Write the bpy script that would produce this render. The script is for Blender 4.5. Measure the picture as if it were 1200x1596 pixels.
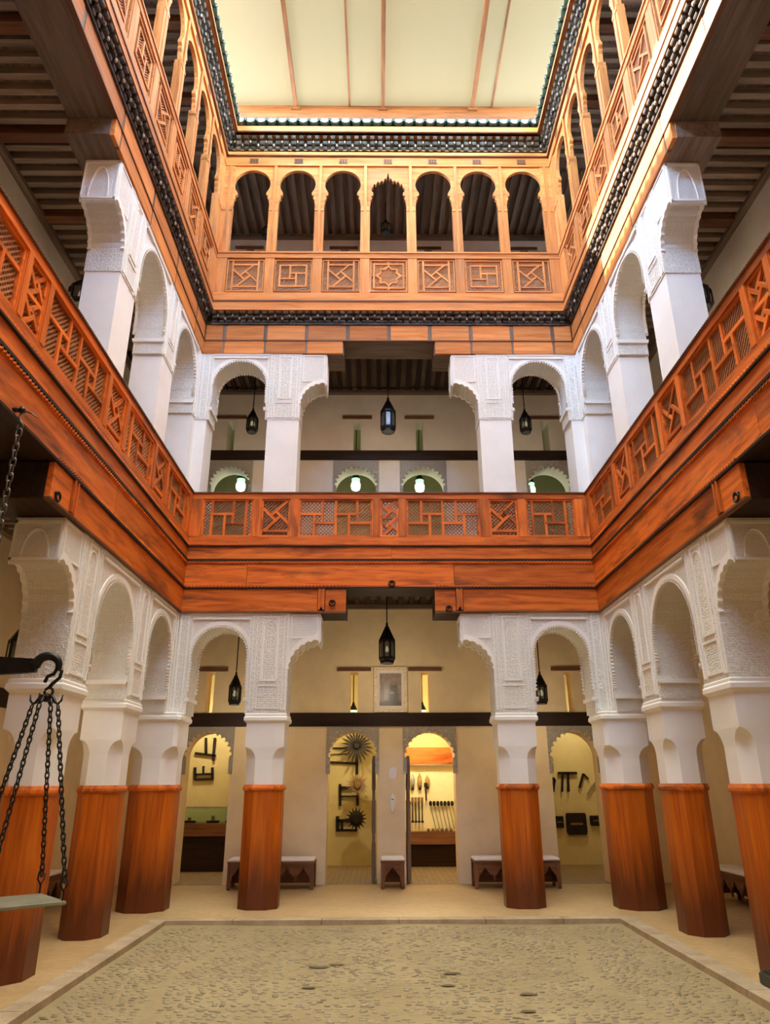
import bpy, math, random
from mathutils import Matrix, Vector
random.seed(7)
PI = math.pi
for o in list(bpy.data.objects):
    bpy.data.objects.remove(o)
scene = bpy.context.scene
COL = scene.collection

# ------------------------------------------------------------------ camera
CAMX = -0.19
cam_data = bpy.data.cameras.new('camera')
cam = bpy.data.objects.new('camera', cam_data)
COL.objects.link(cam)
scene.camera = cam
F_PX, PITCH, YAW, ROLL = 1109.5, 0.36335, 0.010065, -0.00325
cam_data.sensor_fit = 'VERTICAL'
cam_data.sensor_height = 24.0
cam_data.lens = F_PX * 24.0 / 1596.0
cam_data.clip_start = 0.05
_f = Vector((math.sin(YAW) * math.cos(PITCH), math.cos(YAW) * math.cos(PITCH), math.sin(PITCH)))
_r = Vector((math.cos(YAW), -math.sin(YAW), 0))
_u = _r.cross(_f)
_r2 = _r * math.cos(ROLL) + _u * math.sin(ROLL)
_u2 = _u * math.cos(ROLL) - _r * math.sin(ROLL)
M = Matrix.Identity(4)
for i in range(3):
    M[i][0], M[i][1], M[i][2] = _r2[i], _u2[i], -_f[i]
M[0][3], M[1][3], M[2][3] = CAMX, 0.0, 1.6
cam.matrix_world = M

# ------------------------------------------------------------------ world, sun, exposure
world = bpy.data.worlds.new('world')
scene.world = world
world.use_nodes = True
wn = world.node_tree
wn.nodes.clear()
wo = wn.nodes.new('ShaderNodeOutputWorld')
wb = wn.nodes.new('ShaderNodeBackground')
sky = wn.nodes.new('ShaderNodeTexSky')
sky.sky_type = 'NISHITA'
sky.sun_disc = False
sky.sun_elevation = math.radians(42)
sky.sun_rotation = math.radians(-83)
sky.air_density = 1.3
sky.dust_density = 0.3
sky.ozone_density = 4.0
wb.inputs['Strength'].default_value = 4.2
wn.links.new(sky.outputs[0], wb.inputs[0])
wn.links.new(wb.outputs[0], wo.inputs[0])

sun_d = bpy.data.lights.new('sun', 'SUN')
sun_d.energy = 13.0
sun_d.angle = math.radians(0.8)
sun_d.color = (1.0, 0.93, 0.82)
sun = bpy.data.objects.new('sun', sun_d)
COL.objects.link(sun)
sun_dir = Vector((-1.0, 0.25, 0.80)).normalized()      # direction towards the sun
sun.rotation_euler = sun_dir.to_track_quat('Z', 'Y').to_euler()
sun.location = (-8, 6, 20)

# unseen area lamp below the roof sheet, standing in for daylight through it, mostly downwards
sk_d = bpy.data.lights.new('roof_daylight_stand_in', 'AREA')
sk_d.shape = 'RECTANGLE'
sk_d.size, sk_d.size_y = 6.0, 10.6
sk_d.energy = 310
sk_d.color = (0.96, 1.0, 0.87)
sk_d.spread = math.radians(92)
sk = bpy.data.objects.new('roof_daylight_stand_in', sk_d)
COL.objects.link(sk)
sk.location = (0, 5.2, 15.6)

vs = scene.view_settings
vs.view_transform = 'Standard'
vs.look = 'None'
vs.gamma = 1.0
vs.use_curve_mapping = False
vs.exposure = 1.25
scene.cycles.max_bounces = 10
scene.cycles.diffuse_bounces = 8

# ------------------------------------------------------------------ dimensions
W, YB, YC = 3.22, 10.80, 5.25        # half width of the court, back face, middle of the side faces
SL = YB - YC                          # half length of a side face
WALL_D = 2.60                         # depth of the back gallery
SIDE_D = 1.98                         # depth of the side galleries

# ------------------------------------------------------------------ materials
def new_mat(name):
    m = bpy.data.materials.new(name)
    m.use_nodes = True
    nt = m.node_tree
    b = nt.nodes['Principled BSDF']
    return m, nt, b

def lk(nt, a, b):
    nt.links.new(a, b)

def ramp(nt, stops):
    r = nt.nodes.new('ShaderNodeValToRGB')
    e = r.color_ramp.elements
    while len(e) > 1:
        e.remove(e[0])
    e[0].position, e[0].color = stops[0][0], (*stops[0][1], 1)
    for p, c in stops[1:]:
        n = e.new(p)
        n.color = (*c, 1)
    return r

def coords(nt, scale=(1, 1, 1), kind='Object', rnd=True):
    tc = nt.nodes.new('ShaderNodeTexCoord')
    mp = nt.nodes.new('ShaderNodeMapping')
    mp.inputs['Scale'].default_value = scale
    lk(nt, tc.outputs[kind], mp.inputs['Vector'])
    if rnd:
        oi = nt.nodes.new('ShaderNodeObjectInfo')
        mu = nt.nodes.new('ShaderNodeVectorMath')
        mu.operation = 'SCALE'
        mu.inputs[0].default_value = (37.0, 53.0, 71.0)
        lk(nt, oi.outputs['Random'], mu.inputs['Scale'])
        lk(nt, mu.outputs[0], mp.inputs['Location'])
    return mp

def noise(nt, vec, scale, detail=4, rough=0.55, dist=0.0):
    n = nt.nodes.new('ShaderNodeTexNoise')
    n.inputs['Scale'].default_value = scale
    n.inputs['Detail'].default_value = detail
    n.inputs['Roughness'].default_value = rough
    n.inputs['Distortion'].default_value = dist
    if vec is not None:
        lk(nt, vec, n.inputs['Vector'])
    return n

def mixc(nt, fac, a, b, mode='MIX'):
    m = nt.nodes.new('ShaderNodeMix')
    m.data_type = 'RGBA'
    m.blend_type = mode
    if isinstance(fac, (int, float)):
        m.inputs[0].default_value = fac
    else:
        lk(nt, fac, m.inputs[0])
    for k, v in ((6, a), (7, b)):
        if isinstance(v, tuple):
            m.inputs[k].default_value = (*v, 1)
        else:
            lk(nt, v, m.inputs[k])
    return m.outputs[2]

def bump(nt, b, h, strength=0.3, dist=0.01):
    n = nt.nodes.new('ShaderNodeBump')
    n.inputs['Strength'].default_value = strength
    n.inputs['Distance'].default_value = dist
    lk(nt, h, n.inputs['Height'])
    lk(nt, n.outputs[0], b.inputs['Normal'])
    return n

def wood(name, light, mid, dark, stain=(0.05, 0.025, 0.015), amount=0.35, axis='x', rough=0.5, vary=0.25, lo=0.50, hi=0.72):
    m, nt, b = new_mat(name)
    sc = {'x': (0.7, 9, 9), 'z': (9, 9, 0.7), 'y': (9, 0.7, 9)}[axis]
    mp = coords(nt, sc)
    n1 = noise(nt, mp.outputs[0], 1.6, 6, 0.6, 0.6)
    r1 = ramp(nt, [(0.28, dark), (0.48, mid), (0.72, light)])
    lk(nt, n1.outputs[0], r1.inputs[0])
    sc2 = tuple(s * 0.35 + 0.5 for s in sc)
    mp2 = coords(nt, sc2)
    n2 = noise(nt, mp2.outputs[0], 1.1, 5, 0.62, 0.4)
    r2 = ramp(nt, [(lo, (0, 0, 0)), (hi, (1, 1, 1))])
    lk(nt, n2.outputs[0], r2.inputs[0])
    ml = nt.nodes.new('ShaderNodeMath')
    ml.operation = 'MULTIPLY'
    ml.inputs[1].default_value = amount
    lk(nt, r2.outputs[0], ml.inputs[0])
    c = mixc(nt, ml.outputs[0], r1.outputs[0], stain)
    oi = nt.nodes.new('ShaderNodeObjectInfo')
    mr = nt.nodes.new('ShaderNodeMapRange')
    mr.inputs['To Min'].default_value = 1 - vary
    mr.inputs['To Max'].default_value = 1 + vary * 0.6
    lk(nt, oi.outputs['Random'], mr.inputs['Value'])
    hs = nt.nodes.new('ShaderNodeHueSaturation')
    lk(nt, mr.outputs[0], hs.inputs['Value'])
    lk(nt, c, hs.inputs['Color'])
    lk(nt, hs.outputs[0], b.inputs['Base Color'])
    b.inputs['Roughness'].default_value = rough
    b.inputs['Specular IOR Level'].default_value = 0.22
    bump(nt, b, n1.outputs[0], 0.25, 0.006)
    return m

RED = ((0.88, 0.245, 0.036), (0.70, 0.155, 0.018), (0.34, 0.06, 0.010))
ORA = ((0.72, 0.30, 0.095), (0.62, 0.215, 0.05), (0.40, 0.12, 0.03))
DAD = ((0.60, 0.155, 0.010), (0.50, 0.105, 0.006), (0.30, 0.05, 0.005))
DRK = ((0.27, 0.195, 0.145), (0.20, 0.14, 0.10), (0.11, 0.077, 0.055))
BLK = ((0.05, 0.024, 0.016), (0.032, 0.016, 0.011), (0.016, 0.009, 0.007))
BRN = ((0.27, 0.12, 0.058), (0.19, 0.08, 0.04), (0.10, 0.044, 0.022))
MAT = {}
for ax in 'xyz':
    MAT['red_' + ax] = wood('painted_red_cedar_' + ax, *RED, axis=ax, amount=0.85, lo=0.50, hi=0.71)
    MAT['ora_' + ax] = wood('pale_orange_cedar_' + ax, *ORA, axis=ax, amount=0.35, stain=(0.22, 0.15, 0.11), rough=0.6)
    MAT['drk_' + ax] = wood('dark_beam_wood_' + ax, *DRK, axis=ax, amount=0.3, rough=0.6)
    MAT['jst_' + ax] = wood('weathered_joist_wood_' + ax, (0.44, 0.34, 0.26), (0.34, 0.26, 0.19), (0.20, 0.15, 0.11), axis=ax, amount=0.3, rough=0.7)
    MAT['blk_' + ax] = wood('blackened_lintel_and_shade_wood_' + ax, *BLK, axis=ax, amount=0.3, rough=0.6)  # also colours painted shade: fascia undersides, plank lines, vent plates
    MAT['brn_' + ax] = wood('brown_wood_' + ax, *BRN, axis=ax, amount=0.3, rough=0.5)
MAT['lat'] = wood('lattice_turned_wood', (0.52, 0.24, 0.10), (0.40, 0.16, 0.06), (0.24, 0.09, 0.035), axis='x', amount=0.3, rough=0.6)
MAT['latp'] = wood('pale_lattice_wood', (0.62, 0.30, 0.12), (0.50, 0.21, 0.08), (0.30, 0.12, 0.05), axis='x', amount=0.3, rough=0.6)
MAT['corn'] = wood('weathered_black_cornice_wood', (0.11, 0.085, 0.065), (0.055, 0.042, 0.032), (0.02, 0.016, 0.013), stain=(0.30, 0.24, 0.18), amount=0.35, axis='z', rough=0.5)

def dado_mat():
    m, nt, b = new_mat('varnished_pillar_boards')
    mp = coords(nt, (11, 11, 0.5))
    n1 = noise(nt, mp.outputs[0], 1.6, 6, 0.6, 0.5)
    r1 = ramp(nt, [(0.3, DAD[2]), (0.5, DAD[1]), (0.72, DAD[0])])
    lk(nt, n1.outputs[0], r1.inputs[0])
    # scuffed dark wear band near the floor, with a ragged upper edge
    tc = nt.nodes.new('ShaderNodeTexCoord')
    sx = nt.nodes.new('ShaderNodeSeparateXYZ')
    lk(nt, tc.outputs['Object'], sx.inputs[0])
    mpw = coords(nt, (14, 14, 1.2))
    nw = noise(nt, mpw.outputs[0], 1.0, 5, 0.6)
    ad = nt.nodes.new('ShaderNodeMath')
    ad.operation = 'MULTIPLY_ADD'
    ad.inputs[1].default_value = 0.9
    lk(nt, nw.outputs[0], ad.inputs[0])
    lk(nt, sx.outputs['Z'], ad.inputs[2])
    mr = nt.nodes.new('ShaderNodeMapRange')
    mr.inputs['From Min'].default_value = 1.45
    mr.inputs['From Max'].default_value = 0.7
    mr.inputs['To Max'].default_value = 0.86
    lk(nt, ad.outputs[0], mr.inputs['Value'])
    c = mixc(nt, mr.outputs[0], r1.outputs[0], (0.07, 0.02, 0.008))
    lk(nt, c, b.inputs['Base Color'])
    b.inputs['Roughness'].default_value = 0.38
    b.inputs['Specular IOR Level'].default_value = 0.3
    bump(nt, b, n1.outputs[0], 0.15, 0.004)
    return m
MAT['dado'] = dado_mat()

def plaster(name, col, var=0.06, carve=0.0, scale=16.0, rough=0.85):
    m, nt, b = new_mat(name)
    mp = coords(nt, (1, 1, 1))
    n1 = noise(nt, mp.outputs[0], 1.7, 5, 0.6)
    lo = tuple(c * (1 - var * 2.2) for c in col)
    r = ramp(nt, [(0.35, lo), (0.62, col)])
    lk(nt, n1.outputs[0], r.inputs[0])
    out = r.outputs[0]
    if carve:
        v = nt.nodes.new('ShaderNodeTexVoronoi')
        v.feature = 'DISTANCE_TO_EDGE'
        v.inputs['Scale'].default_value = scale
        v.inputs['Randomness'].default_value = 0.55
        lk(nt, mp.outputs[0], v.inputs['Vector'])
        v2 = nt.nodes.new('ShaderNodeTexVoronoi')
        v2.feature = 'F1'
        v2.inputs['Scale'].default_value = scale * 2.6
        v2.inputs['Randomness'].default_value = 0.4
        lk(nt, mp.outputs[0], v2.inputs['Vector'])
        rr = ramp(nt, [(0.02, (1, 1, 1)), (0.10, (0, 0, 0))])
        lk(nt, v.outputs['Distance'], rr.inputs[0])
        rr2 = ramp(nt, [(0.25, (1, 1, 1)), (0.55, (0, 0, 0))])
        lk(nt, v2.outputs['Distance'], rr2.inputs[0])
        mx = nt.nodes.new('ShaderNodeMath')
        mx.operation = 'MAXIMUM'
        lk(nt, rr.outputs[0], mx.inputs[0])
        lk(nt, rr2.outputs[0], mx.inputs[1])
        bump(nt, b, mx.outputs[0], carve, 0.02)
        hollow_col = tuple(c * 0.80 for c in col)  # darker tone in the hollows of the carving
        out = mixc(nt, mx.outputs[0], hollow_col, out)
    else:
        n2 = noise(nt, mp.outputs[0], 9, 4)
        bump(nt, b, n2.outputs[0], 0.12, 0.01)
    lk(nt, out, b.inputs['Base Color'])
    b.inputs['Roughness'].default_value = rough
    return m

MAT['plaster'] = plaster('white_lime_plaster', (0.88, 0.85, 0.80), 0.03)
MAT['carved'] = plaster('carved_white_stucco', (0.88, 0.85, 0.78), 0.04, carve=0.5, scale=15)
MAT['carved_f'] = plaster('finely_carved_stucco', (0.87, 0.84, 0.77), 0.04, carve=0.45, scale=26)
MAT['wall'] = plaster('cream_wall_plaster', (0.88, 0.70, 0.43), 0.06)
MAT['wall_up'] = plaster('pale_beige_wall_plaster', (0.82, 0.74, 0.63), 0.05)
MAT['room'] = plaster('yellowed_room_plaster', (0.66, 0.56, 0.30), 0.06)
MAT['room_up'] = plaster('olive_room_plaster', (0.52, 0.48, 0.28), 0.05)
MAT['doortrim'] = plaster('greyed_carved_door_surround', (0.62, 0.55, 0.46), 0.05, carve=0.9, scale=20)
MAT['front'] = plaster('front_wall_plaster', (0.62, 0.52, 0.42), 0.08)

def stone(name, a, b_, scale, rough=0.6, bmp=0.25):
    m, nt, b = new_mat(name)
    mp = coords(nt, (1, 1, 1))
    n1 = noise(nt, mp.outputs[0], scale, 8, 0.62, 0.3)
    r = ramp(nt, [(0.3, a), (0.7, b_)])
    lk(nt, n1.outputs[0], r.inputs[0])
    n2 = noise(nt, mp.outputs[0], scale * 14, 4)
    c = mixc(nt, 0.25, r.outputs[0], n2.outputs[0], 'OVERLAY')
    lk(nt, c, b.inputs['Base Color'])
    b.inputs['Roughness'].default_value = rough
    bump(nt, b, n2.outputs[0], bmp, 0.008)
    return m
MAT['walk'] = stone('tan_lime_walkway', (0.40, 0.25, 0.105), (0.52, 0.345, 0.165), 0.9, 0.5, 0.15)
MAT['mortar'] = stone('sandy_cobble_mortar', (0.27, 0.195, 0.09), (0.37, 0.28, 0.14), 1.4, 0.75, 0.4)
MAT['kerb'] = stone('worn_kerb_stone', (0.30, 0.21, 0.12), (0.50, 0.38, 0.24), 3.0, 0.7, 0.4)

def cobble_mat():
    m, nt, b = new_mat('rounded_cobble_stone')
    geo = nt.nodes.new('ShaderNodeNewGeometry')
    vn = nt.nodes.new('ShaderNodeTexNoise')
    vn.inputs['Scale'].default_value = 6.0
    vn.inputs['Detail'].default_value = 6.0
    lk(nt, geo.outputs['Position'], vn.inputs['Vector'])
    r = ramp(nt, [(0.24, (0.10, 0.075, 0.042)), (0.36, (0.21, 0.16, 0.09)), (0.48, (0.28, 0.215, 0.125)), (0.66, (0.36, 0.28, 0.165)), (0.78, (0.32, 0.21, 0.105))])
    lk(nt, vn.outputs[0], r.inputs[0])
    lk(nt, r.outputs[0], b.inputs['Base Color'])
    b.inputs['Roughness'].default_value = 0.5
    return m
MAT['cobble'] = cobble_mat()

def plain(name, col, rough=0.5, metal=0.0, emit=None, es=0.0, trans=0.0, vary=0.12, sc=12):
    m, nt, b = new_mat(name)
    mp = coords(nt, (1, 1, 1))
    n = noise(nt, mp.outputs[0], sc, 4)
    r = ramp(nt, [(0.3, tuple(c * (1 - vary) for c in col)), (0.7, tuple(min(1, c * (1 + vary)) for c in col))])
    lk(nt, n.outputs[0], r.inputs[0])
    lk(nt, r.outputs[0], b.inputs['Base Color'])
    b.inputs['Roughness'].default_value = rough
    b.inputs['Metallic'].default_value = metal
    b.inputs['Transmission Weight'].default_value = trans
    if name.startswith('black_tool'):
        b.inputs['Specular IOR Level'].default_value = 0.1
    if emit:
        b.inputs['Emission Color'].default_value = (*emit, 1)
        b.inputs['Emission Strength'].default_value = es
    return m
MAT['iron'] = plain('black_wrought_iron', (0.018, 0.016, 0.015), 0.45, 0.6, vary=0.3)
MAT['iron_worn'] = plain('worn_grey_iron', (0.16, 0.14, 0.12), 0.4, 0.8, vary=0.3)
MAT['tile'] = plain('dark_green_glazed_tile', (0.035, 0.06, 0.045), 0.25, vary=0.35, sc=9)
MAT['cushion'] = plain('white_cushion_cloth', (0.86, 0.83, 0.80), 0.9, vary=0.03)
MAT['paper'] = plain('white_paper', (0.86, 0.82, 0.82), 0.8, vary=0.02)
MAT['plastic'] = plain('white_plastic', (0.84, 0.84, 0.80), 0.4, vary=0.01)
MAT['pan'] = plain('dull_brass_pan', (0.22, 0.21, 0.14), 0.5, 0.25, vary=0.18, sc=5)
MAT['frame'] = plain('mottled_cream_gilt_frame', (0.78, 0.62, 0.42), 0.5, vary=0.25, sc=30)
MAT['mat'] = plain('off_white_picture_mount', (0.80, 0.74, 0.68), 0.8, vary=0.02)
MAT['black'] = plain('black_tool_wood', (0.022, 0.017, 0.014), 0.6, vary=0.3)
MAT['toolbr'] = plain('brown_tool_wood', (0.20, 0.11, 0.045), 0.6, vary=0.3)
MAT['straw'] = plain('straw_brown_bristle', (0.42, 0.27, 0.10), 0.7, vary=0.3)
MAT['steel'] = plain('dull_steel_tool', (0.42, 0.42, 0.40), 0.35, 0.7, vary=0.2)
MAT['casepanel'] = plain('pale_yellow_case_panel', (0.80, 0.74, 0.52), 0.7, vary=0.03)
MAT['greenbox'] = plain('dark_green_black_plastic', (0.012, 0.022, 0.012), 0.35, vary=0.2)
MAT['bulb'] = plain('glowing_lamp_glass', (0.9, 0.95, 0.9), 0.3, emit=(0.86, 1.0, 0.80), es=4.0)
MAT['bulb_top'] = plain('green_tinted_lamp_glass', (0.55, 0.8, 0.62), 0.3, emit=(0.5, 0.9, 0.6), es=0.5)
MAT['lamp_dark'] = plain('smoked_lantern_glass', (0.20, 0.20, 0.17), 0.25, trans=0.25, vary=0.2)
MAT['lamp_lit'] = plain('warm_tube_glass', (1, 0.9, 0.7), 0.4, emit=(1.0, 0.84, 0.52), es=1.2)
MAT['fabric'] = None

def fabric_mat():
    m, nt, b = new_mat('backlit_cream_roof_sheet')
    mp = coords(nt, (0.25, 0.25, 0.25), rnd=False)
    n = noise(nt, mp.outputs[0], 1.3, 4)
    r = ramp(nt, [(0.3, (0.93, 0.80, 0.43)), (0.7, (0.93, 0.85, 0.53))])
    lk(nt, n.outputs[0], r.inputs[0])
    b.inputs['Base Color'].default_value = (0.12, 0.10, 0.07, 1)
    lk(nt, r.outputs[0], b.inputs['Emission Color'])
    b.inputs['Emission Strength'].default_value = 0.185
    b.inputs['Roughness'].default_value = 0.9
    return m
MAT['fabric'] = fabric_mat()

def glass_mat():
    m, nt, b = new_mat('display_case_glass')
    nz = noise(nt, None, 3.0)
    r = ramp(nt, [(0.3, (0.75, 0.9, 0.82)), (0.7, (0.8, 0.92, 0.86))])
    lk(nt, nz.outputs[0], r.inputs[0])
    lk(nt, r.outputs[0], b.inputs['Base Color'])
    b.inputs['Roughness'].default_value = 0.05
    b.inputs['Transmission Weight'].default_value = 1.0
    b.inputs['IOR'].default_value = 1.1
    return m
MAT['glass'] = glass_mat()

def roomfloor_mat():
    m, nt, b = new_mat('small_brown_room_tiles')
    mp = coords(nt, (1, 1, 1), rnd=False)
    br = nt.nodes.new('ShaderNodeTexBrick')
    br.inputs['Scale'].default_value = 5.0
    br.inputs['Color1'].default_value = (0.34, 0.25, 0.14, 1)
    br.inputs['Color2'].default_value = (0.26, 0.18, 0.10, 1)
    br.inputs['Mortar'].default_value = (0.16, 0.12, 0.08, 1)
    br.inputs['Mortar Size'].default_value = 0.03
    br.inputs['Brick Width'].default_value = 0.5
    br.inputs['Row Height'].default_value = 0.5
    br.offset = 0.0
    lk(nt, mp.outputs[0], br.inputs['Vector'])
    lk(nt, br.outputs[0], b.inputs['Base Color'])
    b.inputs['Roughness'].default_value = 0.5
    return m
MAT['roomfloor'] = roomfloor_mat()

def print_mat():
    # an old sepia studio photograph: pale backdrop, a dark seated robed figure
    m, nt, b = new_mat('sepia_photograph_print')
    tc = nt.nodes.new('ShaderNodeTexCoord')
    def blob(cx, cz, rx, rz, soft=0.35):
        mp = nt.nodes.new('ShaderNodeMapping')
        mp.inputs['Location'].default_value = (-cx / rx, 0, -cz / rz)
        mp.inputs['Scale'].default_value = (1 / rx, 0, 1 / rz)
        lk(nt, tc.outputs['Object'], mp.inputs['Vector'])
        ln = nt.nodes.new('ShaderNodeVectorMath')
        ln.operation = 'LENGTH'
        lk(nt, mp.outputs[0], ln.inputs[0])
        mr = nt.nodes.new('ShaderNodeMapRange')
        mr.inputs['From Min'].default_value = 1.0 + soft
        mr.inputs['From Max'].default_value = 1.0 - soft
        lk(nt, ln.outputs['Value'], mr.inputs['Value'])
        return mr.outputs[0]
    mpn = coords(nt, (1, 1, 1), rnd=False)
    nz = noise(nt, mpn.outputs[0], 14, 4)
    base = ramp(nt, [(0.3, (0.22, 0.15, 0.12)), (0.7, (0.40, 0.30, 0.25))])
    lk(nt, nz.outputs[0], base.inputs[0])
    c = base.outputs[0]
    c = mixc(nt, blob(0.0, -0.26, 0.3, 0.07), c, (0.10, 0.06, 0.05))
    c = mixc(nt, blob(-0.15, -0.06, 0.035, 0.16), c, (0.16, 0.09, 0.07))
    c = mixc(nt, blob(0.055, -0.13, 0.10, 0.17), c, (0.045, 0.04, 0.035))
    c = mixc(nt, blob(0.055, 0.03, 0.075, 0.08), c, (0.055, 0.05, 0.042))
    c = mixc(nt, blob(0.05, 0.115, 0.032, 0.04), c, (0.26, 0.18, 0.14))
    c = mixc(nt, blob(0.03, -0.06, 0.035, 0.018), c, (0.30, 0.22, 0.17))
    lk(nt, c, b.inputs['Base Color'])
    b.inputs['Roughness'].default_value = 0.35
    return m
MAT['print'] = print_mat()

# ------------------------------------------------------------------ mesh helpers
class MB:
    def __init__(self):
        self.v, self.f = [], []
    def add(self, vs_, fs):
        k = len(self.v)
        self.v += [tuple(p) for p in vs_]
        self.f += [tuple(i + k for i in f) for f in fs]
        return self
    def box(self, x0, x1, y0, y1, z0, z1):
        return self.add([(x0, y0, z0), (x1, y0, z0), (x1, y1, z0), (x0, y1, z0), (x0, y0, z1), (x1, y0, z1), (x1, y1, z1), (x0, y1, z1)],
                        [(3, 2, 1, 0), (4, 5, 6, 7), (0, 1, 5, 4), (1, 2, 6, 5), (2, 3, 7, 6), (3, 0, 4, 7)])
    def obar(self, a, b, w, h, n=(0, -1, 0)):
        """bar from a to b, h thick along n, w wide across"""
        a, b, n = Vector(a), Vector(b), Vector(n).normalized()
        d = (b - a).normalized()
        s = d.cross(n).normalized() * (w / 2)
        t = n * (h / 2)
        vs_ = []
        for p in (a, b):
            vs_ += [p - s - t, p + s - t, p + s + t, p - s + t]
        return self.add(vs_, [(3, 2, 1, 0), (4, 5, 6, 7), (0, 1, 5, 4), (1, 2, 6, 5), (2, 3, 7, 6), (3, 0, 4, 7)])
    def prism_y(self, poly, y0, y1):           # poly of (x, z), counter clockwise seen from -y
        n = len(poly)
        vs_ = [(x, y0, z) for x, z in poly] + [(x, y1, z) for x, z in poly]
        fs = [tuple(range(n)), tuple(range(2 * n - 1, n - 1, -1))]
        fs += [((i + 1) % n, i, i + n, (i + 1) % n + n) for i in range(n)]
        return self.add(vs_, fs)
    def prism_x(self, poly, x0, x1):           # poly of (y, z)
        n = len(poly)
        vs_ = [(x0, y, z) for y, z in poly] + [(x1, y, z) for y, z in poly]
        fs = [tuple(range(n - 1, -1, -1)), tuple(range(n, 2 * n))]
        fs += [(i, (i + 1) % n, (i + 1) % n + n, i + n) for i in range(n)]
        return self.add(vs_, fs)
    def loft(self, rings, cap=True):
        n = len(rings[0])
        vs_ = [p for r in rings for p in r]
        fs = []
        for k in range(len(rings) - 1):
            for i in range(n):
                j = (i + 1) % n
                fs.append((k * n + i, k * n + j, (k + 1) * n + j, (k + 1) * n + i))
        if cap:
            fs.append(tuple(range(n - 1, -1, -1)))
            fs.append(tuple((len(rings) - 1) * n + i for i in range(n)))
        return self.add(vs_, fs)
    def lathe(self, prof, n=12, c=(0, 0), a0=0.0):
        return self.loft([[(c[0] + r * math.cos(a0 + 2 * PI * i / n), c[1] + r * math.sin(a0 + 2 * PI * i / n), z) for i in range(n)] for r, z in prof])
    def tube(self, path, r, n=6, closed=False):
        path = [Vector(p) for p in path]
        m = len(path)
        rings = []
        up = Vector((0.31, 0.2, 0.93))
        for i, p in enumerate(path):
            if closed:
                d = path[(i + 1) % m] - path[i - 1]
            else:
                d = path[min(i + 1, m - 1)] - path[max(i - 1, 0)]
            d.normalize()
            s = d.cross(up)
            if s.length < 1e-3:
                s = d.cross(Vector((1, 0, 0)))
            s.normalize()
            t = s.cross(d)
            rr = r[i] if isinstance(r, (list, tuple)) else r
            rings.append([p + (s * math.cos(2 * PI * k / n) + t * math.sin(2 * PI * k / n)) * rr for k in range(n)])
        if closed:
            rings.append(rings[0])
        return self.loft(rings, cap=not closed)
    def mesh(self, name, mat, smooth=False):
        me = bpy.data.meshes.new(name)
        me.from_pydata(self.v, [], self.f)
        me.materials.append(MAT[mat])
        if smooth:
            me.polygons.foreach_set('use_smooth', [True] * len(me.polygons))
        me.update()
        return me

CACHE = {}
def cached(key, fn):
    if key not in CACHE:
        CACHE[key] = fn()
    return CACHE[key]

def obj(name, me, parent=None, loc=(0, 0, 0), rot=(0, 0, 0)):
    o = bpy.data.objects.new(name, me)
    COL.objects.link(o)
    o.parent = parent
    o.location = loc
    o.rotation_euler = rot
    return o

def boxp(name, parent, mat, x0, x1, y0, y1, z0, z1, rot=(0, 0, 0)):
    """a box part: its mesh is shared by all boxes of the same size and material"""
    dx, dy, dz = abs(x1 - x0), abs(y1 - y0), abs(z1 - z0)
    key = ('box', mat, round(dx, 4), round(dy, 4), round(dz, 4))
    me = cached(key, lambda: MB().box(-dx / 2, dx / 2, -dy / 2, dy / 2, -dz / 2, dz / 2).mesh(name, mat))
    return obj(name, me, parent, ((x0 + x1) / 2, (y0 + y1) / 2, (z0 + z1) / 2), rot)

def tag(o, label=None, cat=None, group=None, kind=None):
    if label: o['label'] = label
    if cat: o['category'] = cat
    if group: o['group'] = group
    if kind: o['kind'] = kind
    return o

class Side:
    def __init__(self, name, ox, oy, rot, half, word):
        self.name, self.ox, self.oy, self.rot, self.half, self.word = name, ox, oy, rot, half, word
    def at(self, s, d, z):
        c, sn = math.cos(self.rot), math.sin(self.rot)
        return (self.ox + s * c - d * sn, self.oy + s * sn + d * c, z)
BACK = Side('back', 0, YB, 0, W, 'far end')
RIGHT = Side('right', W, YC, -PI / 2, SL, 'right-hand side')
LEFT = Side('left', -W, YC, PI / 2, SL, 'left-hand side')
SIDES = (BACK, LEFT, RIGHT)

def thing(side, name, label, cat, s=0, d=0, z=0, group=None, rot=0):
    o = bpy.data.objects.new(name, None)
    COL.objects.link(o)
    o.empty_display_size = 0.2
    o.location = side.at(s, d, z) if side else (s, d, z)
    o.rotation_euler = (0, 0, (side.rot if side else 0) + rot)
    return tag(o, label, cat, group)

def struct(name, me, loc=(0, 0, 0), rot=(0, 0, 0), label=None):
    o = obj(name, me, None, loc, rot)
    o['kind'] = 'structure'
    if label: o['label'] = label
    return o

def sempty(side, name, label):
    o = bpy.data.objects.new(name, None)
    COL.objects.link(o)
    if side:
        o.location = side.at(0, 0, 0)
        o.rotation_euler = (0, 0, side.rot)
    o['kind'] = 'structure'
    o['label'] = label
    return o

def arch_pts(cx, hw, zs, ztop, n=28, lobes=0, amp=0.0, pinch=0.0):
    """arch curve from the left springing to the right one; slightly horseshoe when pinch > 0"""
    pts = []
    h = ztop - zs
    a0 = PI + pinch
    a1 = -pinch
    for i in range(n + 1):
        t = a0 + (a1 - a0) * i / n
        rx, rz = hw / max(1e-6, 1), h
        k = 1.0
        if lobes:
            k = 1.0 + amp * abs(math.sin(lobes * (t - a1) / (a0 - a1) * PI))
        pts.append((cx + hw * k * math.cos(t), zs + h * k * math.sin(t)))
    return pts

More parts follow.
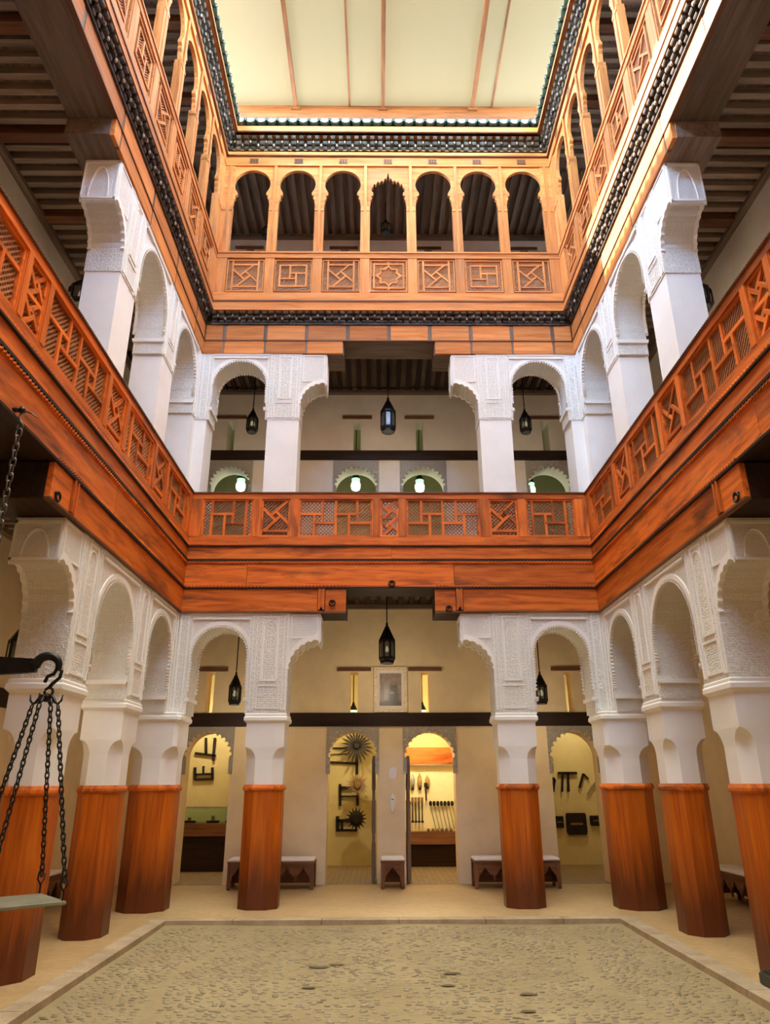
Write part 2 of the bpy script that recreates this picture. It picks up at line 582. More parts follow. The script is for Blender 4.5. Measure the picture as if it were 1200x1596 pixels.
# ------------------------------------------------------------------ floor
CX, CY0, CY1 = 2.83, -0.6, 10.08
fl = MB()
fl.box(-5.4, 5.4, CY1 + 0.20, 13.42, -0.3, 0.0)
fl.box(-5.4, -CX - 0.20, CY0, CY1 + 0.20, -0.3, 0.0)
fl.box(CX + 0.20, 5.4, CY0, CY1 + 0.20, -0.3, 0.0)
floor_walk = struct('floor', fl.mesh('floor', 'walk'), label='smooth tan walkway running around the cobbled court')
fc = MB()
nx, ny = 48, 84
def court_z(x, y):
    return -0.05 + 0.006 * math.sin(x * 2.1 + y * 0.7) + 0.005 * math.sin(y * 1.9)
vs_, fs_ = [], []
for j in range(ny + 1):
    for i in range(nx + 1):
        x = -CX - 0.02 + (2 * CX + 0.04) * i / nx
        y = CY0 + (CY1 + 0.02 - CY0) * j / ny
        vs_.append((x, y, court_z(x, y)))
for j in range(ny):
    for i in range(nx):
        a = j * (nx + 1) + i
        fs_.append((a, a + 1, a + nx + 2, a + nx + 1))
fc.add(vs_, fs_)
floor_court = struct('floor_court', fc.mesh('floor_court', 'mortar', True), label='cobbled floor of the open court')

def cobble(mb, x, y, z, rx, ry, h, a, n=7):
    c, s = math.cos(a), math.sin(a)
    rings = []
    for k, (rr, zz) in enumerate(((1.0, -0.3), (0.86, 0.62), (0.45, 1.0))):
        rings.append([(x + rr * (rx * math.cos(t) * c - ry * math.sin(t) * s), y + rr * (rx * math.cos(t) * s + ry * math.sin(t) * c), z + h * zz)
                      for t in (2 * PI * i / n for i in range(n))])
    mb.loft(rings)
stones = []
yy = 0.3
row = 0
while yy < CY1 - 0.12:
    xx = -CX + 0.1 + (0.045 if row % 2 else 0)
    while xx < CX - 0.08:
        cx_ = 0.16 * math.sin(yy * 1.5)
        dens = 0.93 if abs(xx) > 1.3 or yy > 9.2 else 0.72
        keep = random.random() < dens
        if abs(abs(xx - cx_) - 1.9) < 0.06 or abs(xx) < 0.04:
            keep = False
        if keep:
            stones.append((xx + random.uniform(-0.022, 0.022), yy + random.uniform(-0.02, 0.02), random.uniform(0.024, 0.042),
                           random.uniform(0.017, 0.026), random.uniform(0.003, 0.010), random.uniform(-0.5, 0.5) + (0.5 if xx > 0 else -0.5) * (abs(xx) > 1.0)))
        xx += random.uniform(0.075, 0.10)
    yy += 0.064
    row += 1
vis = [s for s in stones if s[1] > 6.02 and abs(s[0] - CAMX) < 0.53 * (s[1] * 0.93 - 0.6)]
vis.sort(key=lambda s: s[1])
near = vis[:300]
nearset = set(near)
ctypes = []
for k in range(6):
    mb = MB()
    cobble(mb, 0, 0, 0, random.uniform(0.026, 0.042), random.uniform(0.018, 0.026), random.uniform(0.004, 0.011), 0)
    ctypes.append(mb.mesh('cobble', 'cobble', True))
for i, s in enumerate(near):
    obj('cobble', ctypes[i % 6], floor_court, (s[0], s[1], court_z(s[0], s[1])), (0, 0, s[5]))
mb = MB()
for s in stones:
    if s not in nearset:
        cobble(mb, s[0], s[1], court_z(s[0], s[1]), s[2], s[3], s[4], s[5])
rest = obj('cobble_field', mb.mesh('cobble_field', 'cobble', True), floor_court)
rest['kind'] = 'stuff'
# worn hollows where stones are missing: dark earth patches
mb = MB()
for (px, py, r) in ((-0.75, 7.9, 0.09), (-0.60, 8.0, 0.07), (0.5, 7.6, 0.08), (0.42, 7.2, 0.06), (1.05, 6.9, 0.07), (0.95, 6.45, 0.06), (-0.78, 7.15, 0.06)):
    ring = [(px + r * (1 + 0.3 * math.sin(3 * t + px * 9)) * math.cos(t), py + 0.55 * r * math.sin(t) * (1 + 0.25 * math.cos(2 * t)), court_z(px, py) + 0.008) for t in (2 * PI * i / 14 for i in range(14))]
    mb.loft([ring, [(px + (x - px) * 0.7, py + (y - py) * 0.7, z + 0.006) for x, y, z in ring]])
MAT['earth'] = stone('dark_earth', (0.11, 0.075, 0.035), (0.18, 0.125, 0.065), 6, 0.9, 0.5)
pa = obj('earth_patch', mb.mesh('earth_patch', 'earth'), floor_court)
pa['kind'] = 'stuff'
# kerb
kerb = tag(bpy.data.objects.new('kerb', None), 'low worn stone kerb framing the cobbled court', 'kerb')
COL.objects.link(kerb)
x = -CX - 0.20
while x < CX + 0.2 - 0.05:
    w = min(random.uniform(0.7, 1.1), CX + 0.20 - x)
    if CX + 0.20 - x - w < 0.2: w = CX + 0.20 - x
    boxp('kerb_stone', kerb, 'kerb', x + 0.004, x + w - 0.004, CY1, CY1 + 0.20, -0.12, 0.006)
    x += w
for sgn in (-1, 1):
    y = CY0
    while y < CY1 - 0.02:
        w = min(random.uniform(0.7, 1.2), CY1 - y)
        if CY1 - y - w < 0.2: w = CY1 - y
        boxp('kerb_stone', kerb, 'kerb', sgn * CX, sgn * (CX + 0.20), y + 0.004, y + w - 0.004, -0.12, 0.006)
        y += w

# ------------------------------------------------------------------ pillars
GD = 0.03          # front of the ground arcade behind the fascia plane
UD = 0.12          # front of the first-floor arcade
PH = 0.29          # half width of a ground pillar
PHD, UHD = 0.252, 0.225   # half depths
UH = 0.285         # half width of an upper pillar
DADO = 1.52

def octa(h, c, z):
    return [(-h + c, -h, z), (h - c, -h, z), (h, -h + c, z), (h, h - c, z), (h - c, h, z), (-h + c, h, z), (-h, h - c, z), (-h, -h + c, z)]

def strip_frame(mb, x0, x1, z0, z1, y, t=0.022, p=0.012):
    mb.box(x0, x1, y - p, y, z0, z0 + t)
    mb.box(x0, x1, y - p, y, z1 - t, z1)
    mb.box(x0, x0 + t, y - p, y, z0 + t, z1 - t)
    mb.box(x1 - t, x1, y - p, y, z0 + t, z1 - t)

def corbel_poly(L, zb, zt, ztop, lobes=6, amp=0.030):
    pts = []
    n = 48
    for i in range(n + 1):
        t = i / n * PI / 2
        k = amp * (1 - abs(math.sin(lobes * t * 2)))
        nx_, nz_ = math.cos(t), -math.sin(t)
        pts.append((L * (1 - math.cos(t)) + k * nx_ * 0.8 + 0.0, zb + (zt - zb) * math.sin(t) + k * nz_ * 0.8))
    pts.append((L, zt - 0.07))
    pts.append((L + 0.02, zt - 0.05))
    pts.append((L + 0.02, ztop))
    pts.append((0, ztop))
    return pts

def corbel(parent, sgn, h, zb, zt, ztop, L, key):
    def mk():
        mb = MB()
        poly = corbel_poly(L, zb, zt, ztop, 6, -0.02)
        inner = [(x, z) for x, z in poly]
        P = [((h + x) * 1, z) for x, z in inner]
        if sgn < 0:
            P = [(-x, z) for x, z in P][::-1]
        mb.prism_y(P, -h + 0.012, h - 0.012)
        return mb.mesh('corbel', 'carved_f')
    c = obj('corbel', cached(('corbel', key, sgn), mk), parent)
    def mk2():
        mb = MB()
        for y0, y1 in ((-h - 0.006, -h + 0.055), (h - 0.055, h + 0.006)):
            poly = corbel_poly(L, zb, zt, ztop)
            low = poly[:49]
            # raised lobed rib along both edges of the corbel
            P = [(h + x, z) for x, z in low] + [(h + L * 0.98, zt + 0.075)]
            for i in range(24, -1, -1):
                t = i / 24 * PI / 2
                P.append((h + L * (1 - math.cos(t)) - 0.045 * math.cos(t) - 0.0, zb + (zt - zb) * math.sin(t) + 0.065 * math.sin(t) + 0.01))
            if sgn < 0:
                P = [(-x, z) for x, z in P][::-1]
            mb.prism_y(P, y0, y1)
        return mb.mesh('lobed_rib', 'plaster')
    obj('lobed_rib', cached(('rib', key, sgn), mk2), c)
    def mk3():
        mb = MB()
        a, b = (h + 0.02, h + L - 0.01) if sgn > 0 else (-h - L + 0.01, -h - 0.02)
        strip_frame(mb, a, b, zt + 0.02, ztop - 0.02, -h + 0.012, 0.02, 0.014)
        # end face frame with a small arch
        xf = sgn * (h + L + 0.02)
        t, p = 0.025, 0.012
        for (y0, y1, z0, z1) in ((-h + 0.02, h - 0.02, zt - 0.03, zt - 0.005), (-h + 0.02, h - 0.02, ztop - 0.06, ztop - 0.03),
                                 (-h + 0.02, -h + 0.045, zt - 0.03, ztop - 0.03), (h - 0.045, h - 0.02, zt - 0.03, ztop - 0.03)):
            mb.box(min(xf, xf + sgn * p), max(xf, xf + sgn * p), y0, y1, z0, z1)
        pts = [(xf + sgn * 0.006, 0.15 * math.cos(PI * i / 14), zt + 0.0 + (ztop - zt - 0.12) * math.sin(PI * i / 14)) for i in range(15)]
        mb.tube(pts, 0.012, 5)
        return mb.mesh('corbel_frame', 'plaster')
    obj('corbel_frame', cached(('corbfr', key, sgn), mk3), c)

def ground_pillar(side, s, label, corbels=()):
    t = thing(side, 'pillar', label, 'pillar', s, GD + PHD, 0, 'ground-floor pillars with wooden dado')
    t.scale = (1, PHD / PH, 1)
    # eight varnished boards
    h, c = 0.272, 0.145
    fw, dw = 2 * (h - c), c * math.sqrt(2)
    me_f = cached('dado_f', lambda: MB().prism_x([(-fw / 2, 0)] * 0 or [(-0.0, 0), (0.03, 0), (0.03, DADO), (0, DADO)], -fw / 2, fw / 2).mesh('board', 'dado'))
    me_d = cached('dado_d', lambda: MB().prism_x([(-0.0, 0), (0.03, 0), (0.03, DADO), (0, DADO)], -dw / 2, dw / 2).mesh('board', 'dado'))
    for k in range(8):
        a = k * PI / 4
        r = h if k % 2 == 0 else (h - c / 2) * math.sqrt(2)
        obj('board', me_f if k % 2 == 0 else me_d, t, (r * math.sin(a), -r * math.cos(a), 0), (0, 0, a))
    def core():
        mb = MB()
        h2, c2 = 0.268, 0.145
        rings = [octa(0.24, 0.12, 0), octa(0.24, 0.12, DADO + 0.05), octa(h2, c2, DADO + 0.06), octa(h2, c2, 1.92)]
        for i in range(1, 9):
            u = i / 8
            rings.append(octa(h2 + 0.012 * u, max(0.002, c2 * math.sqrt(max(0, 1 - u * u))), 1.92 + 0.17 * u))
        rings.append(octa(0.28, 0.002, 2.45))
        mb.loft(rings)
        return mb.mesh('shaft', 'plaster')
    obj('shaft', cached('g_core', core), t)
    def mould():
        mb = MB()
        mb.loft([octa(0.285, 0.152, DADO - 0.02), octa(0.295, 0.155, DADO), octa(0.295, 0.155, DADO + 0.025), octa(0.28, 0.15, DADO + 0.06)])
        return mb.mesh('dado_moulding', 'red_x')
    obj('dado_moulding', cached('g_mould', mould), t)
    def cap():
        mb = MB()
        mb.loft([octa(q, 0.002, z) for q, z in ((0.282, 2.42), (0.318, 2.455), (0.318, 2.50), (0.305, 2.515), (0.305, 2.545), (0.285, 2.56))])
        return mb.mesh('cap', 'plaster')
    obj('cap', cached('g_cap', cap), t)
    def block():
        return MB().box(-PH, PH, -PH, PH, 2.55, 4.05).mesh('carved_block', 'carved')
    bl = obj('carved_block', cached('g_block', block), t)
    def frames():
        mb = MB()
        for sg in (1,):
            strip_frame(mb, -0.27, -0.20, 2.60, 4.03, -PH, 0.014)
            strip_frame(mb, 0.20, 0.27, 2.60, 4.03, -PH, 0.014)
            strip_frame(mb, -0.13, 0.13, 3.02, 4.0, -PH, 0.024, 0.014)
            strip_frame(mb, -0.17, 0.17, 2.62, 2.96, -PH, 0.016)
            pts = [(0.10 * math.cos(PI * i / 10), -PH - 0.004, 3.80 + 0.13 * math.sin(PI * i / 10)) for i in range(11)]
            mb.tube([(0.10, -PH - 0.004, 3.06)] + pts + [(-0.10, -PH - 0.004, 3.06)], 0.010, 5)
            for q in (-0.10, 0, 0.10):
                mb.lathe([(0.0, 0)] * 0 + [(0.035, 0), (0.03, 0.012)], 8, (0, 0)) if False else None
        return mb.mesh('panel_moulding', 'plaster')
    obj('panel_moulding', cached('g_frames', frames), bl)
    for sg in corbels:
        corbel(t, sg, PH, 3.20, 3.64, 4.045, 0.445, 'g')
    return t

def upper_pillar(side, s, label, corbels=()):
    t = thing(side, 'upper_pillar', label, 'pillar', s, UD + UHD, 5.10, 'square white pillars on the first floor')
    t.scale = (1, UHD / UH, 1)
    Z = 5.10
    obj('shaft', cached('u_shaft', lambda: MB().box(-UH + 0.012, UH - 0.012, -UH + 0.012, UH - 0.012, 0, 7.46 - Z).mesh('shaft', 'plaster')), t)
    bl = obj('carved_block', cached('u_block', lambda: MB().box(-UH, UH, -UH, UH, 7.46 - Z, 8.78 - Z).mesh('carved_block', 'carved')), t)
    def frames():
        mb = MB()
        h = UH
        strip_frame(mb, -0.265, -0.20, 7.49 - Z, 8.74 - Z, -h, 0.013)
        strip_frame(mb, 0.20, 0.265, 7.49 - Z, 8.74 - Z, -h, 0.013)
        strip_frame(mb, -0.12, 0.12, 7.86 - Z, 8.72 - Z, -h, 0.022, 0.014)
        strip_frame(mb, -0.17, 0.17, 7.50 - Z, 7.80 - Z, -h, 0.015)
        pts = [(0.085 * math.cos(PI * i / 10), -h - 0.004, 8.56 - Z + 0.11 * math.sin(PI * i / 10)) for i in range(11)]
        mb.tube([(0.085, -h - 0.004, 7.90 - Z)] + pts + [(-0.085, -h - 0.004, 7.90 - Z)], 0.009, 5)
        return mb.mesh('panel_moulding', 'plaster')
    obj('panel_moulding', cached('u_frames', frames), bl)
    for sg in corbels:
        corbel(t, sg, UH, 7.78 - Z, 8.19 - Z, 8.77 - Z, 0.42, 'u')
    return t

def corner_pillar(side_sign, label):
    """pillar in the inner corner, octagonal below, L-shaped above"""
    h = 0.335
    cx_, cy_ = side_sign * 3.385, YB - 0.17 + h
    t = tag(bpy.data.objects.new('corner_pillar', None), label, 'pillar', 'corner pillars of the court')
    COL.objects.link(t)
    t.location = (cx_, cy_, 0)
    hh, c = 0.325, 0.19
    fw, dw = 2 * (hh - c), c * math.sqrt(2)
    me_f = cached('cdado_f', lambda: MB().prism_x([(0, 0), (0.03, 0), (0.03, DADO), (0, DADO)], -fw / 2, fw / 2).mesh('board', 'dado'))
    me_d = cached('cdado_d', lambda: MB().prism_x([(0, 0), (0.03, 0), (0.03, DADO), (0, DADO)], -dw / 2, dw / 2).mesh('board', 'dado'))
    for k in range(8):
        a = k * PI / 4
        r = hh if k % 2 == 0 else (hh - c / 2) * math.sqrt(2)
        obj('board', me_f if k % 2 == 0 else me_d, t, (r * math.sin(a), -r * math.cos(a), 0), (0, 0, a))
    mb = MB()
    rings = [octa(0.29, 0.16, 0), octa(0.29, 0.16, DADO + 0.05), octa(0.318, 0.19, DADO + 0.06), octa(0.318, 0.19, 1.92)]
    for i in range(1, 9):
        u = i / 8
        rings.append(octa(0.318 + 0.012 * u, max(0.05, 0.19 * math.sqrt(max(0, 1 - u * u))), 1.92 + 0.17 * u))
    rings.append(octa(0.33, 0.05, 2.45))
    mb.loft(rings)
    obj('shaft', cached('c_core', lambda: mb.mesh('shaft', 'plaster')), t)
    mb2 = MB()
    mb2.loft([octa(0.338, 0.197, DADO - 0.02), octa(0.348, 0.20, DADO), octa(0.348, 0.20, DADO + 0.025), octa(0.333, 0.195, DADO + 0.06)])
    obj('dado_moulding', cached('c_mould', lambda: mb2.mesh('dado_moulding', 'red_x')), t)
    mb3 = MB()
    mb3.loft([octa(q, 0.05, z) for q, z in ((0.33, 2.42), (0.365, 2.455), (0.365, 2.50), (0.35, 2.515), (0.35, 2.545), (0.335, 2.56))])
    obj('cap', cached('c_cap', lambda: mb3.mesh('cap', 'plaster')), t)
    # L-shaped carved block: the court corner is cut out of it
    n = 0.20
    sx = side_sign
    mb4 = MB()
    q = h
    ring = [(-sx * q, -q + n), (-sx * (q - n), -q + n), (-sx * (q - n), -q), (sx * q, -q), (sx * q, q), (-sx * q, q)]
    if sx > 0: ring = ring[::1]
    mb4.loft([[(x, y, z) for x, y in ring] for z in (2.55, 4.05)])
    bl = obj('carved_block', mb4.mesh('carved_block', 'carved'), t)
    mb5 = MB()
    xa, xb = sorted((-sx * q, -sx * (q - n)))
    mb5.box(xa + 0.03, xa + 0.05, -q + n - 0.012, -q + n, 2.6, 4.03)
    mb5.box(xb - 0.05, xb - 0.03, -q + n - 0.012, -q + n, 2.6, 4.03)
    xf = -sx * (q - n)
    x0, x1 = sorted((xf, xf - sx * 0.012))
    mb5.box(x0, x1, -q + 0.03, -q + 0.05, 2.6, 4.03)
    mb5.box(x0, x1, -q + n - 0.05, -q + n - 0.03, 2.6, 4.03)
    obj('panel_moulding', mb5.mesh('panel_moulding', 'plaster'), bl)
    return t

def upper_corner_pillar(sx, label):
    Z = 5.10
    t = tag(bpy.data.objects.new('upper_corner_pillar', None), label, 'pillar', 'first-floor corner pillars of the court')
    COL.objects.link(t)
    px, py = W + UD, YB + UD            # wall corner
    t.location = (sx * px, py, Z)
    n, q = 0.20, 0.5
    def ring(e):
        return [(sx * (-n - e), -0.0 - e), (sx * (0.0 - e), -0.0 - e), (sx * (0.0 - e), -n - e), (sx * q, -n - e), (sx * q, q), (sx * (-n - e), q)]
    mb = MB()
    mb.loft([[(x, y, z) for x, y in ring(-0.012)] for z in (0, 7.46 - Z)])
    obj('shaft', mb.mesh('shaft', 'plaster'), t)
    mb = MB()
    mb.loft([[(x, y, z) for x, y in ring(0)] for z in (7.46 - Z, 8.78 - Z)])
    bl = obj('carved_block', mb.mesh('carved_block', 'carved'), t)
    mb = MB()
    for a in (0.035, 0.145):
        x0, x1 = sorted((-sx * a, -sx * (a + 0.02)))
        mb.box(x0, x1, -0.012, 0, 7.5 - Z, 8.74 - Z)
        x0, x1 = sorted((0, -sx * 0.012))
        mb.box(x0, x1, -a - 0.02, -a, 7.5 - Z, 8.74 - Z)
    obj('panel_moulding', mb.mesh('panel_moulding', 'plaster'), bl)

# ------------------------------------------------------------------ arches
def arch(side, s0, s1, front, h, zs0, ztop, zarch, label, group):
    """stucco arch filling the bay from s0 to s1"""
    lo, hi = min(s0, s1), max(s0, s1)
    cx_ = (lo + hi) / 2
    t = thing(side, 'stucco_arch', label, 'arch', cx_, front + h, zs0, group)
    hw = (hi - lo) / 2
    a = hw - 0.03
    key = ('arch', round(hw, 3), round(h, 3), zs0)
    zsp = zarch - a * 1.06 - zs0          # springing of the curve
    H = ztop - zs0
    zt = zarch - zs0
    def curve(k=0.0, n=30):
        pts = arch_pts(0, a + k, zsp, zt + k, n, pinch=0.16)
        return pts
    def mk():
        mb = MB()
        pts = curve()
        poly = [(-hw, 0.0)] + [(-a + 0.0, 0.0), (-a + 0.0, zsp - 0.16)] + pts + [(a, zsp - 0.16), (a, 0.0), (hw, 0.0), (hw, H), (-hw, H)]
        mb.prism_y(poly, -h + 0.012, h - 0.012)
        return mb.mesh('spandrel', 'carved_f')
    sp = obj('spandrel', cached(key + ('s',), mk), t)
    def mk2(y):
        mb = MB()
        if True:
            pts = [(-a, 0.32)] + [(-a, 0.32 + (zsp - 0.2 - 0.32) * i / 6) for i in range(1, 6)] + curve(0, 34) + [(a, 0.32 + (zsp - 0.2 - 0.32) * i / 6) for i in range(5, 0, -1)] + [(a, 0.32)]
            # small pointed teeth
            for i in range(len(pts) - 1):
                p, q = Vector((pts[i][0], 0, pts[i][1])), Vector((pts[i + 1][0], 0, pts[i + 1][1]))
                nseg = max(1, round((q - p).length / 0.042))
                for k in range(nseg):
                    m0 = p.lerp(q, k / nseg)
                    m1 = p.lerp(q, (k + 1) / nseg)
                    d = (m1 - m0)
                    nrm = Vector((d.z, 0, -d.x)).normalized() * 0.028
                    mm = (m0 + m1) / 2 + nrm
                    a_, b_, c_ = m0, mm, m1
                    mb.add([(a_.x, y - 0.012, a_.z), (b_.x, y - 0.012, b_.z), (c_.x, y - 0.012, c_.z), (a_.x, y + 0.03, a_.z), (b_.x, y + 0.03, b_.z), (c_.x, y + 0.03, c_.z)],
                           [(0, 1, 2), (5, 4, 3), (0, 3, 4, 1), (1, 4, 5, 2)])
        return mb.mesh('tooth_edging', 'plaster')
    for yk, yv in (('f', -h + 0.004), ('b', h - 0.012)):
        obj('tooth_edging', cached(key + ('t', yk), lambda: mk2(yv)), sp)
    def mk3():
        mb = MB()
        y = -h + 0.012
        # archivolt band
        o1, o2 = curve(0.012, 30), curve(0.075, 30)
        n = len(o1)
        vs2 = [(x, y - 0.014, z) for x, z in o1] + [(min(max(x, -hw + 0.004), hw - 0.004), y - 0.014, min(z, H - 0.11)) for x, z in o2]
        vs2 += [(x, y + 0.002, z) for x, y_, z in vs2]
        fs2 = []
        for i in range(n - 1):
            fs2 += [(i, i + 1, n + i + 1, n + i), (n + i, n + i + 1, 3 * n + i + 1, 3 * n + i), (2 * n + i, i, i + 1, 2 * n + i + 1)]
        mb.add(vs2, fs2)
        mb.box(-hw + 0.03, hw - 0.03, y - 0.03, y + 0.002, H - 0.10, H - 0.075)
        mb.box(-hw + 0.015, -hw + 0.028, y - 0.01, y + 0.002, 0.25, H - 0.1)
        mb.box(hw - 0.028, hw - 0.015, y - 0.01, y + 0.002, 0.25, H - 0.1)
        mb.box(-hw, hw, y - 0.016, y + 0.002, H - 0.03, H)
        return mb.mesh('archivolt', 'plaster')
    obj('archivolt', cached(key + ('a',), mk3), sp)
    def mk4(sg):
        mb = MB()
        if True:
            x0, x1 = sorted((sg * hw, sg * (a - 0.035)))
            mb.box(x0, x1, -h - 0.004, h + 0.004, 0.205, 0.235)
            mb.box(x0, x1 - 0.0, -h + 0.004, h - 0.004, 0.18, 0.205)
        return mb.mesh('impost', 'plaster')
    for sg in (-1, 1):
        obj('impost', cached(key + ('i', sg), lambda: mk4(sg)), sp)
    return t

P3, P2 = 7.34, 9.20            # side pillar centres (world y)
GS = 'stucco arches of the ground floor'
US = 'stucco arches of the first floor'
# back face
for sg, wd in ((-1, 'left'), (1, 'right')):
    ground_pillar(BACK, sg * 1.835, f'orange-clad pillar at the far end, {wd} of the two doorways', (-sg,))
    upper_pillar(BACK, sg * 1.835, f'square white pillar at the far end of the first floor, {wd} of the lantern', (-sg,))
    corner_pillar(sg, f'wide orange-clad pillar in the far {wd} corner of the court')
    upper_corner_pillar(sg, f'white first-floor pier in the far {wd} corner')
    arch(BACK, sg * 2.125, sg * 3.05, GD, PHD, 2.55, 4.05, 3.85, f'ground-floor stucco arch at the far end next to the {wd} corner', GS)
    arch(BACK, sg * 2.12, sg * 3.14, UD, UHD, 7.46, 8.78, 8.64, f'first-floor stucco arch at the far end next to the {wd} corner', US)
for side, sg in ((LEFT, 1), (RIGHT, -1)):
    S = lambda y: (y - YC) * sg
    wd = side.name
    ground_pillar(side, S(P3), f'nearest orange-clad pillar on the {wd}, with a big carved corbel', (-sg,))
    ground_pillar(side, S(P2), f'middle orange-clad pillar on the {wd}, between the two side arches')
    upper_pillar(side, S(P3 + 0.06), f'nearest tall white pillar of the {wd} first-floor gallery', (-sg,))
    upper_pillar(side, S(P2 + 0.02), f'second white pillar of the {wd} first-floor gallery')
    arch(side, S(P3 + PH), S(P2 - PH), GD, PHD, 2.55, 4.05, 3.85, f'nearer ground-floor stucco arch on the {wd}', GS)
    arch(side, S(P2 + PH), S(YB - 0.17), GD, PHD, 2.55, 4.05, 3.85, f'farther ground-floor stucco arch on the {wd}', GS)
    arch(side, S(P3 + 0.06 + UH), S(P2 + 0.02 - UH), UD, UHD, 7.46, 8.78, 8.64, f'nearer first-floor stucco arch on the {wd}', US)
    arch(side, S(P2 + 0.02 + UH), S(YB - 0.08), UD, UHD, 7.46, 8.78, 8.64, f'farther first-floor stucco arch on the {wd}', US)

# ------------------------------------------------------------------ first-floor fascia beams
def split(a, b, cuts):
    xs = [a] + sorted(c for c in cuts if a < c < b) + [b]
    return list(zip(xs[:-1], xs[1:]))

def rope(parent, x0, x1, y, z, r=0.014, mat='red_x', pitch=0.055):
    """twisted rope moulding"""
    def mk():
        mb = MB()
        n = int((x1 - x0) / pitch)
        for i in range(n):
            xa = x0 + (x1 - x0) * i / n
            mb.obar((xa, y, z - r), (xa + pitch * 0.9, y, z + r), r * 1.3, r * 1.6)
        return mb.mesh('rope_moulding', mat)
    o = obj('rope_moulding', cached(('rope', round(x0, 3), round(x1, 3), round(y, 3), round(z, 3), mat), mk), parent)
    o['kind'] = 'stuff'
    return o

def fascia(side):
    h = side.half
    notch = 0.69 if side is BACK else 0.85
    t = thing(side, 'fascia_beam', {'back': 'red cedar fascia of stacked planks across the far end below the lattice railing',
              'left': 'red cedar fascia of stacked planks running along the left side', 'right': 'red cedar fascia of stacked planks running along the right side'}[side.name], 'fascia')
    cut1 = [0.02] if side is BACK else [-2.6, 0.5, 2.9]
    cut2 = [-2.25, 1.0] if side is BACK else [-3.2, -0.4, 2.4]
    e = 0.0
    for a, b in split(-h, h, cut1):
        boxp('plank', t, 'red_x', a + 0.003, b - 0.003, 0.0, 0.05, 4.905, 5.112)
    for a, b in split(-h, h, cut2):
        boxp('plank', t, 'red_x', a + 0.003, b - 0.003, -0.004, 0.05, 4.478, 4.828)
    ce = 1.07 if side is BACK else 1.33
    for sg in (-1, 1):
        a, b = sorted((sg * (ce + 0.06), sg * h))
        boxp('plank', t, 'red_x', a, b, -0.004, 0.05, 4.075, 4.42)
        a, b = sorted((sg * notch, sg * (ce - 0.06)))
        boxp('end_block', t, 'red_x', a, b, -0.004, 0.05, 4.075, 4.42)
        for q in (-0.035, 0.035):
            boxp('bracket_strip', t, 'red_z', sg * ce + q - 0.014, sg * ce + q + 0.014, -0.03, 0.05, 4.09, 4.42)
        boxp('bracket', t, 'red_z', sg * ce - 0.02, sg * ce + 0.02, -0.015, 0.05, 4.13, 4.42)
        # soffit lip; black on soffit and beams is painted shade inside the notch
        a, b = sorted((sg * notch, sg * h))
        boxp('soffit_board', t, 'blk_x', a, b, 0.05, 0.62, 4.055, 4.075)
        boxp('lip', t, 'brn_x', a, b, -0.014, 0.05, 4.050, 4.075)
        boxp('lower_beam', t, 'blk_x', a, b, 0.05, 0.60, 4.075, 4.42)
    boxp('main_beam', t, 'blk_x', -h - 0.05, h + 0.05, 0.05, 0.60, 4.45, 4.86)
    boxp('moulding', t, 'blk_x', -h, h, -0.03, 0.05, 4.425, 4.452)  # black mouldings here paint the shadow lines between planks
    boxp('moulding', t, 'red_x', -h, h, -0.015, 0.05, 4.452, 4.478)
    boxp('moulding', t, 'blk_x', -h, h, -0.035, 0.05, 4.872, 4.905)
    boxp('moulding', t, 'red_x', -h, h, -0.015, 0.05, 4.828, 4.872)
    boxp('moulding', t, 'blk_x', -h, h, -0.03, 0.05, 5.112, 5.132)
    boxp('moulding', t, 'red_x', -h, h, -0.012, 0.05, 5.132, 5.16)
    rope(t, -h, h, -0.02, 4.852)
    rope(t, -h, h, -0.017, 5.145)
    rope(t, -h, -notch, -0.02, 4.464)
    rope(t, notch, h, -0.02, 4.464)
    # iron rings
    def ring():
        mb = MB()
        mb.tube([(0.045 * math.cos(2 * PI * i / 12), -0.035, 0.045 * math.sin(2 * PI * i / 12) - 0.03) for i in range(12)], 0.012, 6, True)
        mb.lathe([(0.022, -0.012), (0.026, 0.0), (0.022, 0.016)], 8, (0, -0.02))
        return mb.mesh('iron_ring', 'iron')
    me = cached('iron_ring', ring)
    if side is BACK:
        for s, z in ((0.02, 4.53), (-0.90, 4.22), (0.90, 4.13)):
            obj('iron_ring', me, t, (s, 0, z))
    else:
        for s in (-0.95, 0.95):
            obj('iron_ring', me, t, (s, 0, 4.14))
    return t
for sd in SIDES:
    fascia(sd)

# ------------------------------------------------------------------ lattice panels
def clip_line(p, d, x0, x1, z0, z1, tmin, tmax):
    for pc, dc, lo, hi in ((p[0], d[0], x0, x1), (p[1], d[1], z0, z1)):
        if abs(dc) < 1e-9:
            if pc < lo or pc > hi: return None
            continue
        a, b = (lo - pc) / dc, (hi - pc) / dc
        if a > b: a, b = b, a
        tmin, tmax = max(tmin, a), min(tmax, b)
    return (tmin, tmax) if tmax - tmin > 0.01 else None

def bars_fret(x0, x1, z0, z1, flip=False):
    u, v = x1 - x0, z1 - z0
    B = [((0, .62), (.62, .62)), ((.62, 1), (.62, .36)), ((.38, .36), (1, .36)), ((.38, 0), (.38, .62))]
    out = []
    for (a, b), (c, d) in B:
        if flip: a, c = 1 - a, 1 - c
        out.append(((x0 + a * u, z0 + b * v), (x0 + c * u, z0 + d * v)))
    return out

